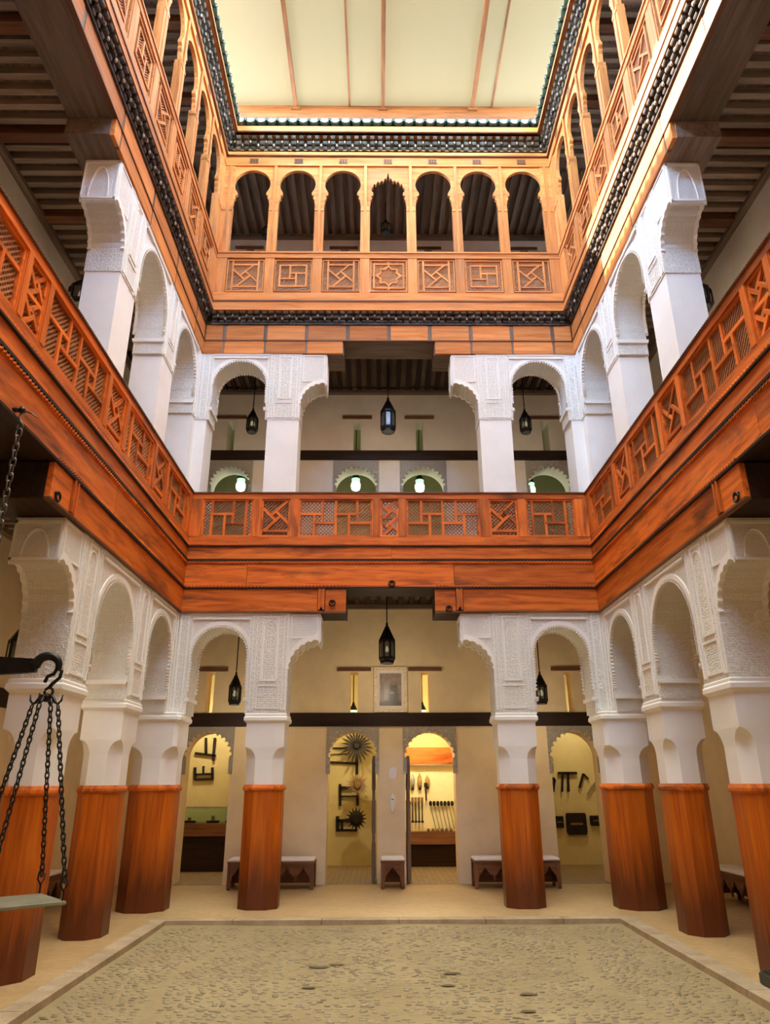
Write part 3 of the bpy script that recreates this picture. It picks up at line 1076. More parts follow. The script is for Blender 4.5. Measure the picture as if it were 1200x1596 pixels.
def bars_diag(x0, x1, z0, z1, flip=False, q=None):
    cx_, cz_ = (x0 + x1) / 2, (z0 + z1) / 2
    q = q or 0.14 * min(x1 - x0, z1 - z0)
    k = 1 / math.sqrt(2)
    e1, e2 = (k, k), (-k, k)
    if flip: e1, e2 = (-k, k), (k, k)
    L = 3.0
    out = []
    for base, d, t0, t1 in (((e2[0] * q, e2[1] * q), e1, -q, L), ((e1[0] * q, e1[1] * q), e2, -L, q), ((-e2[0] * q, -e2[1] * q), e1, -L, q), ((-e1[0] * q, -e1[1] * q), e2, -q, L)):
        p = (cx_ + base[0], cz_ + base[1])
        c = clip_line(p, d, x0, x1, z0, z1, t0, t1)
        if c:
            out.append(((p[0] + d[0] * c[0], p[1] + d[1] * c[0]), (p[0] + d[0] * c[1], p[1] + d[1] * c[1])))
    return out

def bars_star(x0, x1, z0, z1):
    cx_, cz_ = (x0 + x1) / 2, (z0 + z1) / 2
    R = 0.34 * min(x1 - x0, z1 - z0)
    r = R * 0.74
    pts = []
    for i in range(16):
        a = i * PI / 8
        rr = R if i % 2 == 0 else r
        pts.append((cx_ + rr * math.cos(a), cz_ + rr * math.sin(a)))
    out = [(pts[i], pts[(i + 1) % 16]) for i in range(16)]
    for a in range(4):
        an = a * PI / 2
        out.append(((cx_ + R * math.cos(an), cz_ + R * math.sin(an)), (cx_ + 0.47 * (x1 - x0) * math.cos(an), cz_ + 0.47 * (z1 - z0) * math.sin(an))))
    return out

def panel_bars(kind, x0, x1, z0, z1):
    u, v = x1 - x0, z1 - z0
    if kind == 'H':
        a, b = x0 + .16 * u, x1 - .10 * u
        return bars_fret(a, b, z0, z1) + [((a, z0), (a, z1)), ((b, z0), (b, z1))]
    if kind == 'h':
        a, b = x0 + .10 * u, x1 - .16 * u
        return bars_fret(a, b, z0, z1) + [((a, z0), (a, z1)), ((b, z0), (b, z1))]
    if kind == 'B':
        m = (x0 + x1) / 2
        return bars_fret(x0, m, z0, z1) + bars_fret(m, x1, z0, z1) + [((m, z0), (m, z1))]
    if kind == 'b':
        m = (x0 + x1) / 2
        return bars_fret(x0, m, z0, z1, True) + bars_fret(m, x1, z0, z1, True) + [((m, z0), (m, z1))]
    if kind == 'D':
        zl = z0 + 0.13 * v
        return bars_diag(x0, x1, zl, z1) + [((x0, zl), (x1, zl))]
    if kind == 'N':
        m = (z0 + z1) / 2
        return bars_diag(x0, x1, z0, m) + bars_diag(x0, x1, m, z1) + [((x0, m), (x1, m))]
    if kind == 'd':
        a, b = x0 + .13 * u, x1 - .13 * u
        zl, zh = z0 + .13 * v, z1 - .13 * v
        return bars_diag(a, b, zl, zh) + [((a, z0), (a, z1)), ((b, z0), (b, z1)), ((a, zl), (b, zl)), ((a, zh), (b, zh))]
    if kind == 'f':
        a, b, zl, zh = x0 + .12 * u, x1 - .12 * u, z0 + .15 * v, z1 - .15 * v
        return bars_fret(a, b, zl, zh, True) + [((a, zl), (a, zh)), ((b, zl), (b, zh)), ((a, zl), (b, zl)), ((a, zh), (b, zh))]
    if kind == 's':
        a, b, zl, zh = x0 + .08 * u, x1 - .08 * u, z0 + .10 * v, z1 - .10 * v
        return bars_star(x0, x1, z0, z1) + [((a, zl), (a, zh)), ((b, zl), (b, zh)), ((a, zl), (b, zl)), ((a, zh), (b, zh))]

def lattice_mesh(u, v, sp, mat):
    def mk():
        mb = MB()
        k = 1 / math.sqrt(2)
        n = int((u + v) / (sp * math.sqrt(2))) + 2
        for fam, (d, y) in enumerate((((k, k), -0.006), ((-k, k), 0.006))):
            for i in range(-n, n + 1):
                p = (i * sp * math.sqrt(2), 0)
                c = clip_line(p, d, -u / 2, u / 2, -v / 2, v / 2, -9, 9)
                if c:
                    mb.obar((p[0] + d[0] * c[0], y, p[1] + d[1] * c[0]), (p[0] + d[0] * c[1], y, p[1] + d[1] * c[1]), sp * 0.40, 0.012)
        return mb.mesh('lattice', mat)
    return cached(('lat', round(u, 3), round(v, 3), sp, mat), mk)

def panel(parent, kind, x0, x1, z0, z1, y, wood_, lat, bw=0.042, sp=0.042, fr=0.028):
    def mk():
        mb = MB()
        u, v = (x1 - x0) / 2, (z1 - z0) / 2
        mb.box(-u, u, -0.025, 0.03, -v, -v + fr).box(-u, u, -0.025, 0.03, v - fr, v)
        mb.box(-u, -u + fr, -0.025, 0.03, -v + fr, v - fr).box(u - fr, u, -0.025, 0.03, -v + fr, v - fr)
        return mb.mesh('lattice_panel', wood_ + '_x')
    cx_, cz_ = (x0 + x1) / 2, (z0 + z1) / 2
    p = obj('lattice_panel', cached(('panel', round(x1 - x0, 3), round(z1 - z0, 3), wood_), mk), parent, (cx_, y, cz_))
    u, v = (x1 - x0) - 2 * fr, (z1 - z0) - 2 * fr
    for (a, b) in panel_bars(kind, -u / 2, u / 2, -v / 2, v / 2):
        L = math.hypot(b[0] - a[0], b[1] - a[1])
        if L < 0.03: continue
        ang = math.atan2(b[1] - a[1], b[0] - a[0])
        boxp('strip', p, wood_ + '_x', (a[0] + b[0]) / 2 - L / 2 - bw * .2, (a[0] + b[0]) / 2 + L / 2 + bw * .2, -0.022 + 0.001 * random.random(), 0.002,
             (a[1] + b[1]) / 2 - bw / 2, (a[1] + b[1]) / 2 + bw / 2, (0, -ang, 0))
    o = obj('lattice', lattice_mesh(u, v, sp, lat), p, (0, 0.014, 0))
    o['kind'] = 'stuff'
    return p

def railing(side):
    h = side.half
    t = thing(side, 'lattice_railing', {'back': 'red wooden railing with lattice panels across the far end of the first floor',
              'left': 'red wooden railing with lattice panels along the left first-floor gallery',
              'right': 'red wooden railing with lattice panels along the right first-floor gallery'}[side.name], 'railing')
    if side is BACK:
        L = [('H', -3.03, -2.23), ('D', -2.08, -1.62), ('B', -1.47, -0.29), ('N', -0.155, 0.135), ('b', 0.27, 1.44), ('D', 1.615, 2.07), ('h', 2.22, 3.00)]
    else:
        half = [('H', 4.23, 5.36), ('D', 3.61, 4.11), ('H', 2.46, 3.49), ('D', 1.84, 2.34), ('B', 0.27, 1.72)]
        L = [(k, a, b) for k, a, b in half] + [('N', -0.16, 0.16)] + [({'H': 'h', 'B': 'b'}.get(k, k), -b, -a) for k, a, b in half]
        L.sort(key=lambda q: q[1])
    boxp('top_rail', t, 'red_x', -h - 0.02, h + 0.02, -0.012, 0.10, 5.93, 6.02)
    boxp('cap_rail', t, 'brn_x', -h - 0.02, h + 0.02, -0.03, 0.12, 6.02, 6.045)
    boxp('bottom_rail', t, 'red_x', -h, h, -0.005, 0.09, 5.16, 5.285)
    edges = [-h] + [e for k, a, b in L for e in (a, b)] + [h]
    for i in range(0, len(edges), 2):
        a, b = edges[i], edges[i + 1]
        if b - a < 0.02: continue
        boxp('post', t, 'red_z', a + 0.012, b - 0.012, -0.012, 0.09, 5.285, 5.93)
        boxp('post_edge', t, 'red_z', a, a + 0.012, 0.0, 0.07, 5.285, 5.93)
        boxp('post_edge', t, 'red_z', b - 0.012, b, 0.0, 0.07, 5.285, 5.93)
    for k, a, b in L:
        panel(t, k, a, b, 5.285, 5.93, 0.035, 'red', 'lat')
    rope(t, -h, h, -0.03, 6.032, 0.008, 'brn_x', 0.04)
for sd in SIDES:
    railing(sd)

# ------------------------------------------------------------------ second-floor beams, cornices and wooden arcade
def bracket_mesh(key, z, hgt, proj):
    """carved cornice console: two rolled lobes stepping outwards"""
    def mk():
        mb = MB()
        w = hgt * 0.0 + 0.040
        prof = []
        steps = 3
        for k in range(steps):
            r = hgt / steps / 2
            zc = (k + 0.5) * hgt / steps
            base = -proj * (k + 0.55) / steps
            for i in range(6):
                a = -PI / 2 + PI * i / 5
                prof.append((base - r * 0.9 * math.cos(a), zc + r * math.sin(a)))
        poly = [(0.02, 0)] + prof + [(0.02, hgt)]
        mb.prism_x(poly, -w, w)
        # offset half lobe beside it
        poly2 = [(0.02, hgt * 0.30)] + [(-proj * 0.38 - 0.03 * math.cos(-PI / 2 + PI * i / 5), hgt * 0.62 + hgt * 0.22 * math.sin(-PI / 2 + PI * i / 5)) for i in range(6)] + [(0.02, hgt * 0.92)]
        mb.prism_x(poly2, w, w + 0.012)
        return mb.mesh('console', 'corn')
    return cached(key, mk)

def cornice(side, level):
    h = side.half
    if level == 1:
        z0, z1, proj, y = 9.40, 9.60, 0.13, 0.10
        where = 'below the upper wooden arcade'
        pitch = 0.128
    else:
        z0, z1, proj, y = 13.44, 13.72, 0.15, 0.0
        where = 'under the tiled eave'
        pitch = 0.155
    wd = {'back': 'across the far end', 'left': 'along the left side', 'right': 'along the right side'}[side.name]
    t = thing(side, 'cornice', f'dark carved bracket cornice {wd} {where}', 'cornice', 0, 0, z0)
    me = bracket_mesh(('console', level), z0, z1 - z0, proj)
    boxp('backing_board', t, 'corn', -h - 0.02, h + 0.02, y, y + 0.05, 0, z1 - z0)
    n = int(2 * h / pitch)
    for i in range(n):
        obj('console', me, t, (-h + (i + 0.5) * 2 * h / n, y, 0))
        if i < n - 1:
            obj('peg', cached(('peg', level), lambda: MB().lathe([(0.010, 0), (0.020, 0.012), (0.016, 0.05), (0.012, 0.06)], 6).mesh('peg', 'jst_z')), t, (-h + (i + 1.0) * 2 * h / n, y - proj * 0.62, (z1 - z0) * (0.15 if i % 2 else 0.45)))
    if level == 1:
        boxp('bed_moulding', t, 'corn', -h, h, y - 0.03, y + 0.05, -0.025, 0)
    else:
        boxp('bed_moulding', t, 'ora_x', -h, h, y - 0.03, y + 0.05, -0.035, 0)
for sd in SIDES:
    cornice(sd, 1)
    cornice(sd, 2)

def fascia2(side):
    h = side.half + 0.12
    notch = 0.81 if side is BACK else 1.05
    t = thing(side, 'second_floor_beam', {'back': 'orange plank beam above the far first-floor arches', 'left': 'orange plank beam above the left first-floor arches', 'right': 'orange plank beam above the right first-floor arches'}[side.name], 'beam')
    y = 0.10
    L = []
    cuts = [(-h + (i + 0.5) * 2 * h / 9) for i in range(9)]
    for a, b in split(-h, h, cuts):
        boxp('plank', t, 'ora_x', a + 0.035, b - 0.035, y, y + 0.05, 9.055, 9.37)
    for c in cuts:
        boxp('spacer', t, 'drk_z', c - 0.035, c + 0.035, y + 0.006, y + 0.05, 9.055, 9.37)
    for sg in (-1, 1):
        a, b = sorted((sg * notch, sg * h))
        for p, q in split(a, b, cuts):
            boxp('plank', t, 'ora_x', p + 0.02, q - 0.02, y, y + 0.05, 8.78, 9.035)
        for c in cuts:
            if a < c < b:
                boxp('spacer', t, 'drk_z', c - 0.03, c + 0.03, y + 0.006, y + 0.05, 8.78, 9.035)
        boxp('lower_beam', t, 'drk_x', a, b, y + 0.05, y + 0.58, 8.775, 9.03)
    boxp('moulding', t, 'brn_x', -h, h, y - 0.015, y + 0.05, 9.035, 9.055)
    boxp('main_beam', t, 'drk_x', -h, h, y + 0.05, y + 0.58, 9.04, 9.5)
for sd in SIDES:
    fascia2(sd)

PITCH_, AHW = 0.888, 0.355
def gallery_arch_mesh(kind):
    def mk():
        mb = MB()
        p = PITCH_ / 2
        zt = 13.06 - 12.05
        if kind == 'round':
            cz_, R = 12.62 - 12.05, 0.352
            pts = []
            a0 = math.radians(180 + 32)
            a1 = math.radians(-32)
            n = 26
            for i in range(n + 1):
                a = a0 + (a1 - a0) * i / n
                pts.append((R * math.cos(a), cz_ + R * math.sin(a)))
            nk = R * math.cos(math.radians(32))
            zl = cz_ - R * math.sin(math.radians(32))
            L = [(-AHW, 0.0), (-AHW, 0.06), (-AHW + 0.012, 0.10), (-AHW + 0.012, 0.17), (-nk - 0.012, 0.21), (-nk - 0.03, 0.27), (-nk + 0.016, 0.30), (-nk + 0.016, zl - 0.03)]
            Rr = [(-x, z) for x, z in L][::-1]
            curve = L + pts + Rr
        else:
            L = [(-AHW, 0.0), (-AHW, 0.06), (-AHW + 0.012, 0.10), (-AHW + 0.012, 0.17), (-AHW + 0.045, 0.21), (-AHW + 0.02, 0.27), (-AHW + 0.065, 0.30), (-AHW + 0.065, 0.36), (-AHW + 0.03, 0.40), (-AHW + 0.03, 0.47)]
            st = [(-0.30, 0.50), (-0.27, 0.60), (-0.245, 0.55), (-0.20, 0.66), (-0.175, 0.61), (-0.12, 0.68), (-0.10, 0.63), (-0.055, 0.74), (-0.035, 0.70), (0, 0.88)]
            half = L + st
            curve = half + [(-x, z) for x, z in half[:-1]][::-1]
        poly = [(-p, 0.0)] + curve + [(p, 0.0), (p, zt), (-p, zt)]
        mb.prism_y(poly, 0.02, 0.085)
        return mb.mesh('arch_board', 'ora_x')
    return cached(('garch', kind), mk)

def vent_mesh():
    def mk():
        mb = MB()
        for i in range(4):
            q = -0.075 + 0.05 * i
            mb.box(q - 0.011, q + 0.011, -0.012, 0.0, -0.06, 0.06)
        for i in range(3):
            q = -0.045 + 0.045 * i
            mb.box(-0.086, 0.086, -0.012, 0.0, q - 0.010, q + 0.010)
        return mb.mesh('vent_grille', 'brn_x')
    return cached('vent', mk)

def wooden_arcade(side):
    h = side.half
    t = thing(side, 'wooden_arcade', {'back': 'orange wooden arcade of seven arches with fretwork railing across the far top floor',
              'left': 'orange wooden arcade with fretwork railing along the left top floor', 'right': 'orange wooden arcade with fretwork railing along the right top floor'}[side.name], 'arcade', 0, 0, 9.6)
    Z = 9.6
    n = 7 if side is BACK else 12
    cs = [(i - (n - 1) / 2) * PITCH_ for i in range(n)]
    # base boards and rails
    boxp('base_board', t, 'ora_x', -h, h, -0.02, 0.08, 9.62 - Z, 9.80 - Z)
    boxp('base_moulding', t, 'ora_x', -h, h, -0.05, 0.08, 9.60 - Z, 9.635 - Z)
    boxp('base_moulding', t, 'brn_x', -h, h, -0.035, 0.08, 9.80 - Z, 9.83 - Z)
    boxp('bottom_rail', t, 'ora_x', -h, h, 0.0, 0.085, 9.83 - Z, 10.02 - Z)
    boxp('top_rail', t, 'ora_x', -h, h, -0.01, 0.09, 10.80 - Z, 10.90 - Z)
    boxp('hand_rail', t, 'ora_x', -h, h, -0.03, 0.10, 10.90 - Z, 10.935 - Z)
    boxp('header_board', t, 'ora_x', -h, h, 0.0, 0.085, 13.09 - Z, 13.30 - Z)
    boxp('header_board', t, 'ora_x', -h, h, -0.03, 0.085, 13.325 - Z, 13.46 - Z)
    boxp('header_moulding', t, 'brn_x', -h, h, -0.045, 0.085, 13.30 - Z, 13.325 - Z)
    boxp('header_moulding', t, 'ora_x', -h, h, -0.02, 0.085, 13.06 - Z, 13.09 - Z)
    for i, c in enumerate(cs):
        kind = 'round'
        if side is BACK and i == 3: kind = 'point'
        obj('arch_board', gallery_arch_mesh(kind), t, (c, 0, 12.05 - Z))
        pk = ('s' if i == 3 else 'd' if i % 2 == 0 else 'f') if side is BACK else ('d' if i % 2 == 0 else 'f')
        panel(t, pk, c - 0.345, c + 0.345, 10.05 - Z, 10.77 - Z, 0.035, 'ora', 'latp', bw=0.035, sp=0.032, fr=0.022)
        v = obj('vent_grille', vent_mesh(), t, (c, 0, 13.19 - Z))
        boxp('vent_shade_plate', v, 'blk_x', -0.085, 0.085, -0.006, 0.004, -0.06, 0.06)  # black plate paints the dark of an opening behind the grille
    xs = [cs[0] - PITCH_ / 2] + [c + PITCH_ / 2 for c in cs]
    for i, x in enumerate(xs):
        w = (PITCH_ - 2 * AHW) / 2
        a, b = x - w, x + w
        if i == 0: a = -h
        if i == len(xs) - 1: b = h
        boxp('post', t, 'ora_z', a, b, 0.0, 0.12, 10.02 - Z, 12.06 - Z)
        boxp('post_face', t, 'ora_z', x - 0.028, x + 0.028, -0.014, 0.0, 10.94 - Z, 13.06 - Z)
        boxp('post_capital', t, 'ora_z', a - 0.0, b + 0.0, -0.012, 0.125, 11.93 - Z, 11.99 - Z)
        if i in (0, len(xs) - 1):
            boxp('end_board', t, 'ora_x', a, b, 0.0, 0.085, 12.06 - Z, 13.06 - Z) if b - a > 2.2 * w else None
for sd in SIDES:
    wooden_arcade(sd)

# ------------------------------------------------------------------ tiled eave
def tile_mesh(cover):
    def mk():
        mb = MB()
        n = 8
        r = 0.104 if not cover else 0.045
        th = 0.018
        L = 0.62
        sg = 1 if cover else -1
        rows = []
        for y in (0, L):
            k = 1.0 - 0.12 * (y > 0)
            outer = [(r * k * math.cos(PI * i / n), y, sg * r * 0.8 * k * math.sin(PI * i / n)) for i in range(n + 1)]
            inner = [((r - th) * k * math.cos(PI * i / n), y, sg * (r - th) * 0.8 * k * math.sin(PI * i / n)) for i in range(n, -1, -1)]
            rows.append(outer + inner)
        mb.loft(rows)
        return mb.mesh('tile', 'tile', True)
    return cached(('tile', cover), mk)

def eave(side):
    h = side.half
    t = thing(side, 'tiled_eave', {'back': 'row of green glazed roof tiles over the far cornice', 'left': 'row of green glazed roof tiles over the left cornice', 'right': 'row of green glazed roof tiles over the right cornice'}[side.name], 'eave', 0, 0, 13.72)
    hh = h - 0.2
    boxp('eave_board', t, 'ora_x', -hh - 0.02, hh + 0.02, -0.21, -0.15, 0.03, 0.17)
    boxp('soffit', t, 'ora_x', -h, h, -0.20, 0.05, 0.0, 0.03)
    boxp('moulding', t, 'brn_x', -hh, hh, -0.235, -0.15, 0.0, 0.03)
    n = int(2 * (hh - 0.05) / 0.208)
    tilt = math.radians(20)
    for i in range(n + 1):
        s = -hh + 0.06 + (2 * hh - 0.12) * i / n
        obj('tile', tile_mesh(False), t, (s, -0.29, 0.285), (tilt, 0, 0))
        if i < n:
            obj('tile', tile_mesh(True), t, (s + (2 * hh - 0.12) / n / 2, -0.27, 0.285), (tilt, 0, 0))
for sd in SIDES:
    eave(sd)

# roof slabs above the galleries
rb = MB()
rb.box(-5.5, 5.5, YB + 0.02, 16.5, 13.95, 14.08)
rb.box(-5.5, -W - 0.02, -0.9, YB + 0.02, 13.95, 14.08)
rb.box(W + 0.02, 5.5, -0.9, YB + 0.02, 13.95, 14.08)
struct('roof', rb.mesh('roof', 'walk'), label='flat roof over the galleries')
pw = MB()
pw.box(-5.5, 5.5, 12.15, 12.35, 14.08, 15.7)
struct('wall_parapet', pw.mesh('wall_parapet', 'plaster'), label='white parapet wall behind the far eave')

# ------------------------------------------------------------------ skylight
SZ = 15.9
skl = thing(None, 'skylight', 'cream cloth skylight stretched on red beams above the court', 'skylight', 0, 5.2, SZ)
seams = [-4.1, -2.05, -0.84, -0.09, 1.93, 2.37, 4.1]
for a, b in zip(seams[:-1], seams[1:]):
    boxp('roof_sheet', skl, 'fabric', a + 0.012, b - 0.012, -6.2, 6.72, -0.012, 0.0)
for s, w, m in ((-2.05, 0.075, 'brn_y'), (-0.09, 0.085, 'brn_y'), (1.93, 0.085, 'brn_y')):
    boxp('beam', skl, m, s - w / 2, s + w / 2, -6.2, 6.57, -0.13, -0.012)
for s in (-0.84, 2.37):
    boxp('rib', skl, 'brn_y', s - 0.022, s + 0.022, -6.2, 6.57, -0.05, -0.012)
boxp('end_beam', skl, 'brn_x', -4.6, 4.6, 6.57, 6.70, -0.26, -0.012)
boxp('end_beam', skl, 'ora_x', -4.6, 4.6, -6.3, -6.2, -0.26, -0.02)
for s in (-2.05, -0.09, 1.93):
    boxp('beam_shoe', skl, 'brn_x', s - 0.10, s + 0.10, 6.51, 6.57, -0.16, -0.10)

# ------------------------------------------------------------------ gallery walls
YW = YB + WALL_D
def lobed_door(cx_, hw, zt, n=102, lobes=17):
    zs = zt - hw * 1.0
    pts = arch_pts(cx_, hw, zs, zt, n, lobes, 0.085, 0.0)
    return [(cx_ - hw, 0)] + [(cx_ - hw, zs - 0.35), (cx_ - hw + 0.0, zs)] + pts[1:-1] + [(cx_ + hw, zs), (cx_ + hw, zs - 0.35), (cx_ + hw, 0)]

DOORS = [(-3.22, 0.38), (-0.645, 0.40), (0.73, 0.41), (3.32, 0.40)]
DOORS_Z = 2.42
def wall_with_doors(z0, ztop, zt, name, mat, label):
    poly = [(-5.4, 0)]
    for cx_, hw in DOORS:
        poly += lobed_door(cx_, hw * 1.09, zt + hw * 0.09, 40, 0)
    poly += [(5.4, 0), (5.4, ztop), (-5.4, ztop)]
    mb = MB().prism_y(poly, 0, 0.42)
    return struct(name, mb.mesh(name, mat), (0, YW, z0), label=label)
SLITS = [(-3.28, 0.075), (-0.635, 0.075), (0.675, 0.075), (3.33, 0.075)]
def slit_wall(z0, za, zb, z1, name, mat, label):
    mb = MB()
    xs = [-5.4] + [v for c, w in SLITS for v in (c - w, c + w)] + [5.4]
    for i in range(0, len(xs), 2):
        mb.box(xs[i], xs[i + 1], 0, 0.42, za - z0, zb - z0)
    mb.box(-5.4, 5.4, 0, 0.42, 0, za - z0)
    mb.box(-5.4, 5.4, 0, 0.42, zb - z0, z1 - z0)
    return struct(name, mb.mesh(name, mat), (0, YW, z0), label=label)

wg = wall_with_doors(0, 2.56, DOORS_Z, 'wall_back', 'wall', 'cream ground-floor wall with four arched doorways at the far end')
wg2 = slit_wall(2.56, 2.80, 3.52, 4.95, 'wall_back_upper', 'wall', 'cream wall with narrow slit windows above the dark lintel')
wf = wall_with_doors(5.1, 7.85 - 5.1, 7.66 - 5.1, 'wall_back_first', 'wall_up', 'beige first-floor wall with arched doorways at the far end')
wf2 = slit_wall(7.85, 8.05, 8.76, 9.75, 'wall_back_first_upper', 'wall_up', 'beige first-floor wall with slit windows above the dark lintel')
wt = struct('wall_back_top', MB().box(-5.4, 5.4, 0, 0.4, 0, 4.0).mesh('wall_back_top', 'wall_up'), (0, YW, 9.8), label='plain top-floor wall behind the far wooden arcade')

def door_surround(parent, cx_, hw, zt, frame_hw, frame_top, frame_bot):
    """carved plaster rectangle around the head of a doorway"""
    mb = MB()
    zs = zt - hw
    pts = arch_pts(cx_, hw * 1.0, zs, zt, 104, 13, 0.15)
    poly = [(cx_ - frame_hw, frame_bot), (cx_ - hw, frame_bot), (cx_ - hw, zs)] + pts[1:-1] + [(cx_ + hw, zs), (cx_ + hw, frame_bot), (cx_ + frame_hw, frame_bot), (cx_ + frame_hw, frame_top), (cx_ - frame_hw, frame_top)]
    mb.prism_y(poly, -0.025, 0.03)
    obj('door_surround', mb.mesh('door_surround', 'doortrim'), parent)
for cx_, hw in DOORS:
    door_surround(wg, cx_, hw, DOORS_Z, hw + 0.07, 2.55, 1.75)
    door_surround(wf, cx_, hw, 7.66 - 5.1, hw + 0.07, 7.83 - 5.1, 1.9)

def lintel(side, z0, z1, d, x0, x1, label):
    t = thing(side, 'lintel_beam', label, 'beam', 0, d, z0)
    boxp('timber', t, 'drk_x', x0, x1, -0.04, 0.12, 0, z1 - z0)
    return t
def one_beam(name, label, side, s0, s1, d0, d1, z0, z1, mat):
    L = s1 - s0
    me = cached((name, round(L, 3), round(d1 - d0, 3), round(z1 - z0, 3), mat), lambda: MB().box(-L / 2, L / 2, 0, d1 - d0, 0, z1 - z0).mesh(name, mat))
    o = obj(name, me, None, side.at((s0 + s1) / 2, d0, z0), (0, 0, side.rot))
    return tag(o, label, 'beam')
one_beam('lintel_beam', 'long dark lintel beam over the ground-floor doorways at the far end', BACK, -5.18, 5.18, WALL_D - 0.05, WALL_D, 2.55, 2.785, 'blk_x')
one_beam('lintel_beam', 'long dark lintel beam over the first-floor doorways at the far end', BACK, -5.18, 5.18, WALL_D - 0.05, WALL_D, 7.84, 8.045, 'blk_x')
for sd in (LEFT, RIGHT):
    one_beam('lintel_beam', f'dark lintel beam along the {sd.name} ground-floor gallery wall', sd, -5.5, 5.5, SIDE_D - 0.05, SIDE_D, 2.55, 2.785, 'blk_x')
for lvl, z0, z1, wd in ((0, 3.535, 3.60, 'ground-floor'), (1, 8.80, 8.86, 'first-floor')):
    for (c, w), nm in zip(SLITS, ('far left', 'middle left', 'middle right', 'far right')):
        o = one_beam('window_lintel', f'short brown wooden bar over the {nm} {wd} slit window', BACK, c - 0.31, c + 0.31, WALL_D - 0.04, WALL_D, z0, z1, 'brn_x')
for c, nm in ((-3.2, 'left end'), (-1.0, 'left of the lantern'), (0.95, 'right of the lantern'), (3.2, 'right end')):
    o = one_beam('window_lintel', f'wooden bar over a small opening on the top-floor wall, {nm}', BACK, c - 0.33, c + 0.33, WALL_D - 0.04, WALL_D, 13.27, 13.33, 'brn_x')
    q = struct('window_1', MB().box(-0.09, 0.09, -0.012, 0, -0.35, 0).mesh('window_1', 'drk_z'), (c + 0.02, YW, 13.25), label=f'small dark window under a wooden bar on the top floor, {nm}')

# side walls
for sg, nm in ((-1, 'left'), (1, 'right')):
    x0, x1 = sorted((sg * (W + SIDE_D), sg * (W + SIDE_D + 0.3)))
    mb = MB().box(x0, x1, -0.9, YW, 0, 4.95)
    struct(f'wall_{nm}', mb.mesh(f'wall_{nm}', 'wall'), label=f'{nm} wall of the ground-floor gallery')
    mb = MB().box(x0, x1, -0.9, YW, 5.1, 13.95)
    struct(f'wall_{nm}_upper', mb.mesh(f'wall_{nm}_upper', 'wall_up'), label=f'{nm} wall of the upper galleries')
# front wall behind the viewer, with the entrance gate open to the street
mb = MB().prism_y([(-5.5, 0), (-1.1, 0), (-1.1, 2.7), (1.1, 2.7), (1.1, 0), (5.5, 0), (5.5, 14.0), (-5.5, 14.0)], -1.3, -0.9)
gate = struct('door_3', MB().box(-1.1, 1.1, -1.15, -1.08, 0.0, 2.7).mesh('door_3', 'brn_z'), label='closed wooden entrance gate in the front wall')
struct('wall_front', mb.mesh('wall_front', 'front'), label='plastered front wall with the entrance gate')

# ------------------------------------------------------------------ gallery floors and ceilings
def slab(z0, z1, nm, mat, dd, label):
    mb = MB()
    mb.box(-5.2, 5.2, YB + dd, YW, z0, z1)
    mb.box(-5.2, -W - dd, -0.9, YB + dd, z0, z1)
    mb.box(W + dd, 5.2, -0.9, YB + dd, z0, z1)
    return struct(nm, mb.mesh(nm, mat), label=label)
c1 = slab(4.87, 5.10, 'ceiling', 'drk_y', 0.02, 'dark boarded ceiling over the ground-floor gallery')
c2 = slab(9.55, 9.78, 'ceiling_first', 'drk_y', 0.16, 'dark boarded ceiling over the first-floor gallery')
c3 = slab(13.72, 13.94, 'ceiling_top', 'drk_y', 0.10, 'dark boarded ceiling over the top-floor gallery')
def joists(parent, z0, z1, d0, back_mat):
    k = 0
    y = 2.0
    while y < YB + 0.3:
        big = k % 7 == 3
        for sg in (-1, 1):
            a, b = sorted((sg * (W + d0), sg * 5.2))
            w = 0.15 if big else 0.085
            boxp('main_joist' if big else 'joist', parent, 'brn_x' if big else 'jst_x', a, b, y - w / 2, y + w / 2, z0 - (0.05 if big else 0), z1)
        y += 0.205
        k += 1
    x = -5.1
    k = 0
    while x < 5.15:
        if abs(x) < W + d0 + 2:
            boxp('joist', parent, back_mat, x - 0.045, x + 0.045, YB + d0 + (0.0 if abs(x) < W + d0 - 0.1 else 0.5), YW, z0, z1)
        x += 0.205
        k += 1
def wall_plate(parent, z0, z1):
    boxp('wall_plate', parent, 'drk_x', -5.2, 5.2, YW - 0.10, YW, z0, z1)
    for sg in (-1, 1):
        a, b = sorted((sg * 5.2, sg * 5.10))
        boxp('wall_plate', parent, 'drk_y', a, b, -0.9, YW - 0.10, z0, z1)
wall_plate(c1, 4.70, 4.775)
wall_plate(c2, 9.38, 9.455)
wall_plate(c3, 13.54, 13.625)
joists(c1, 4.77, 4.87, 0.62, 'blk_y')
joists(c2, 9.45, 9.55, 0.70, 'blk_y')
joists(c3, 13.62, 13.72, 0.14, 'drk_y')

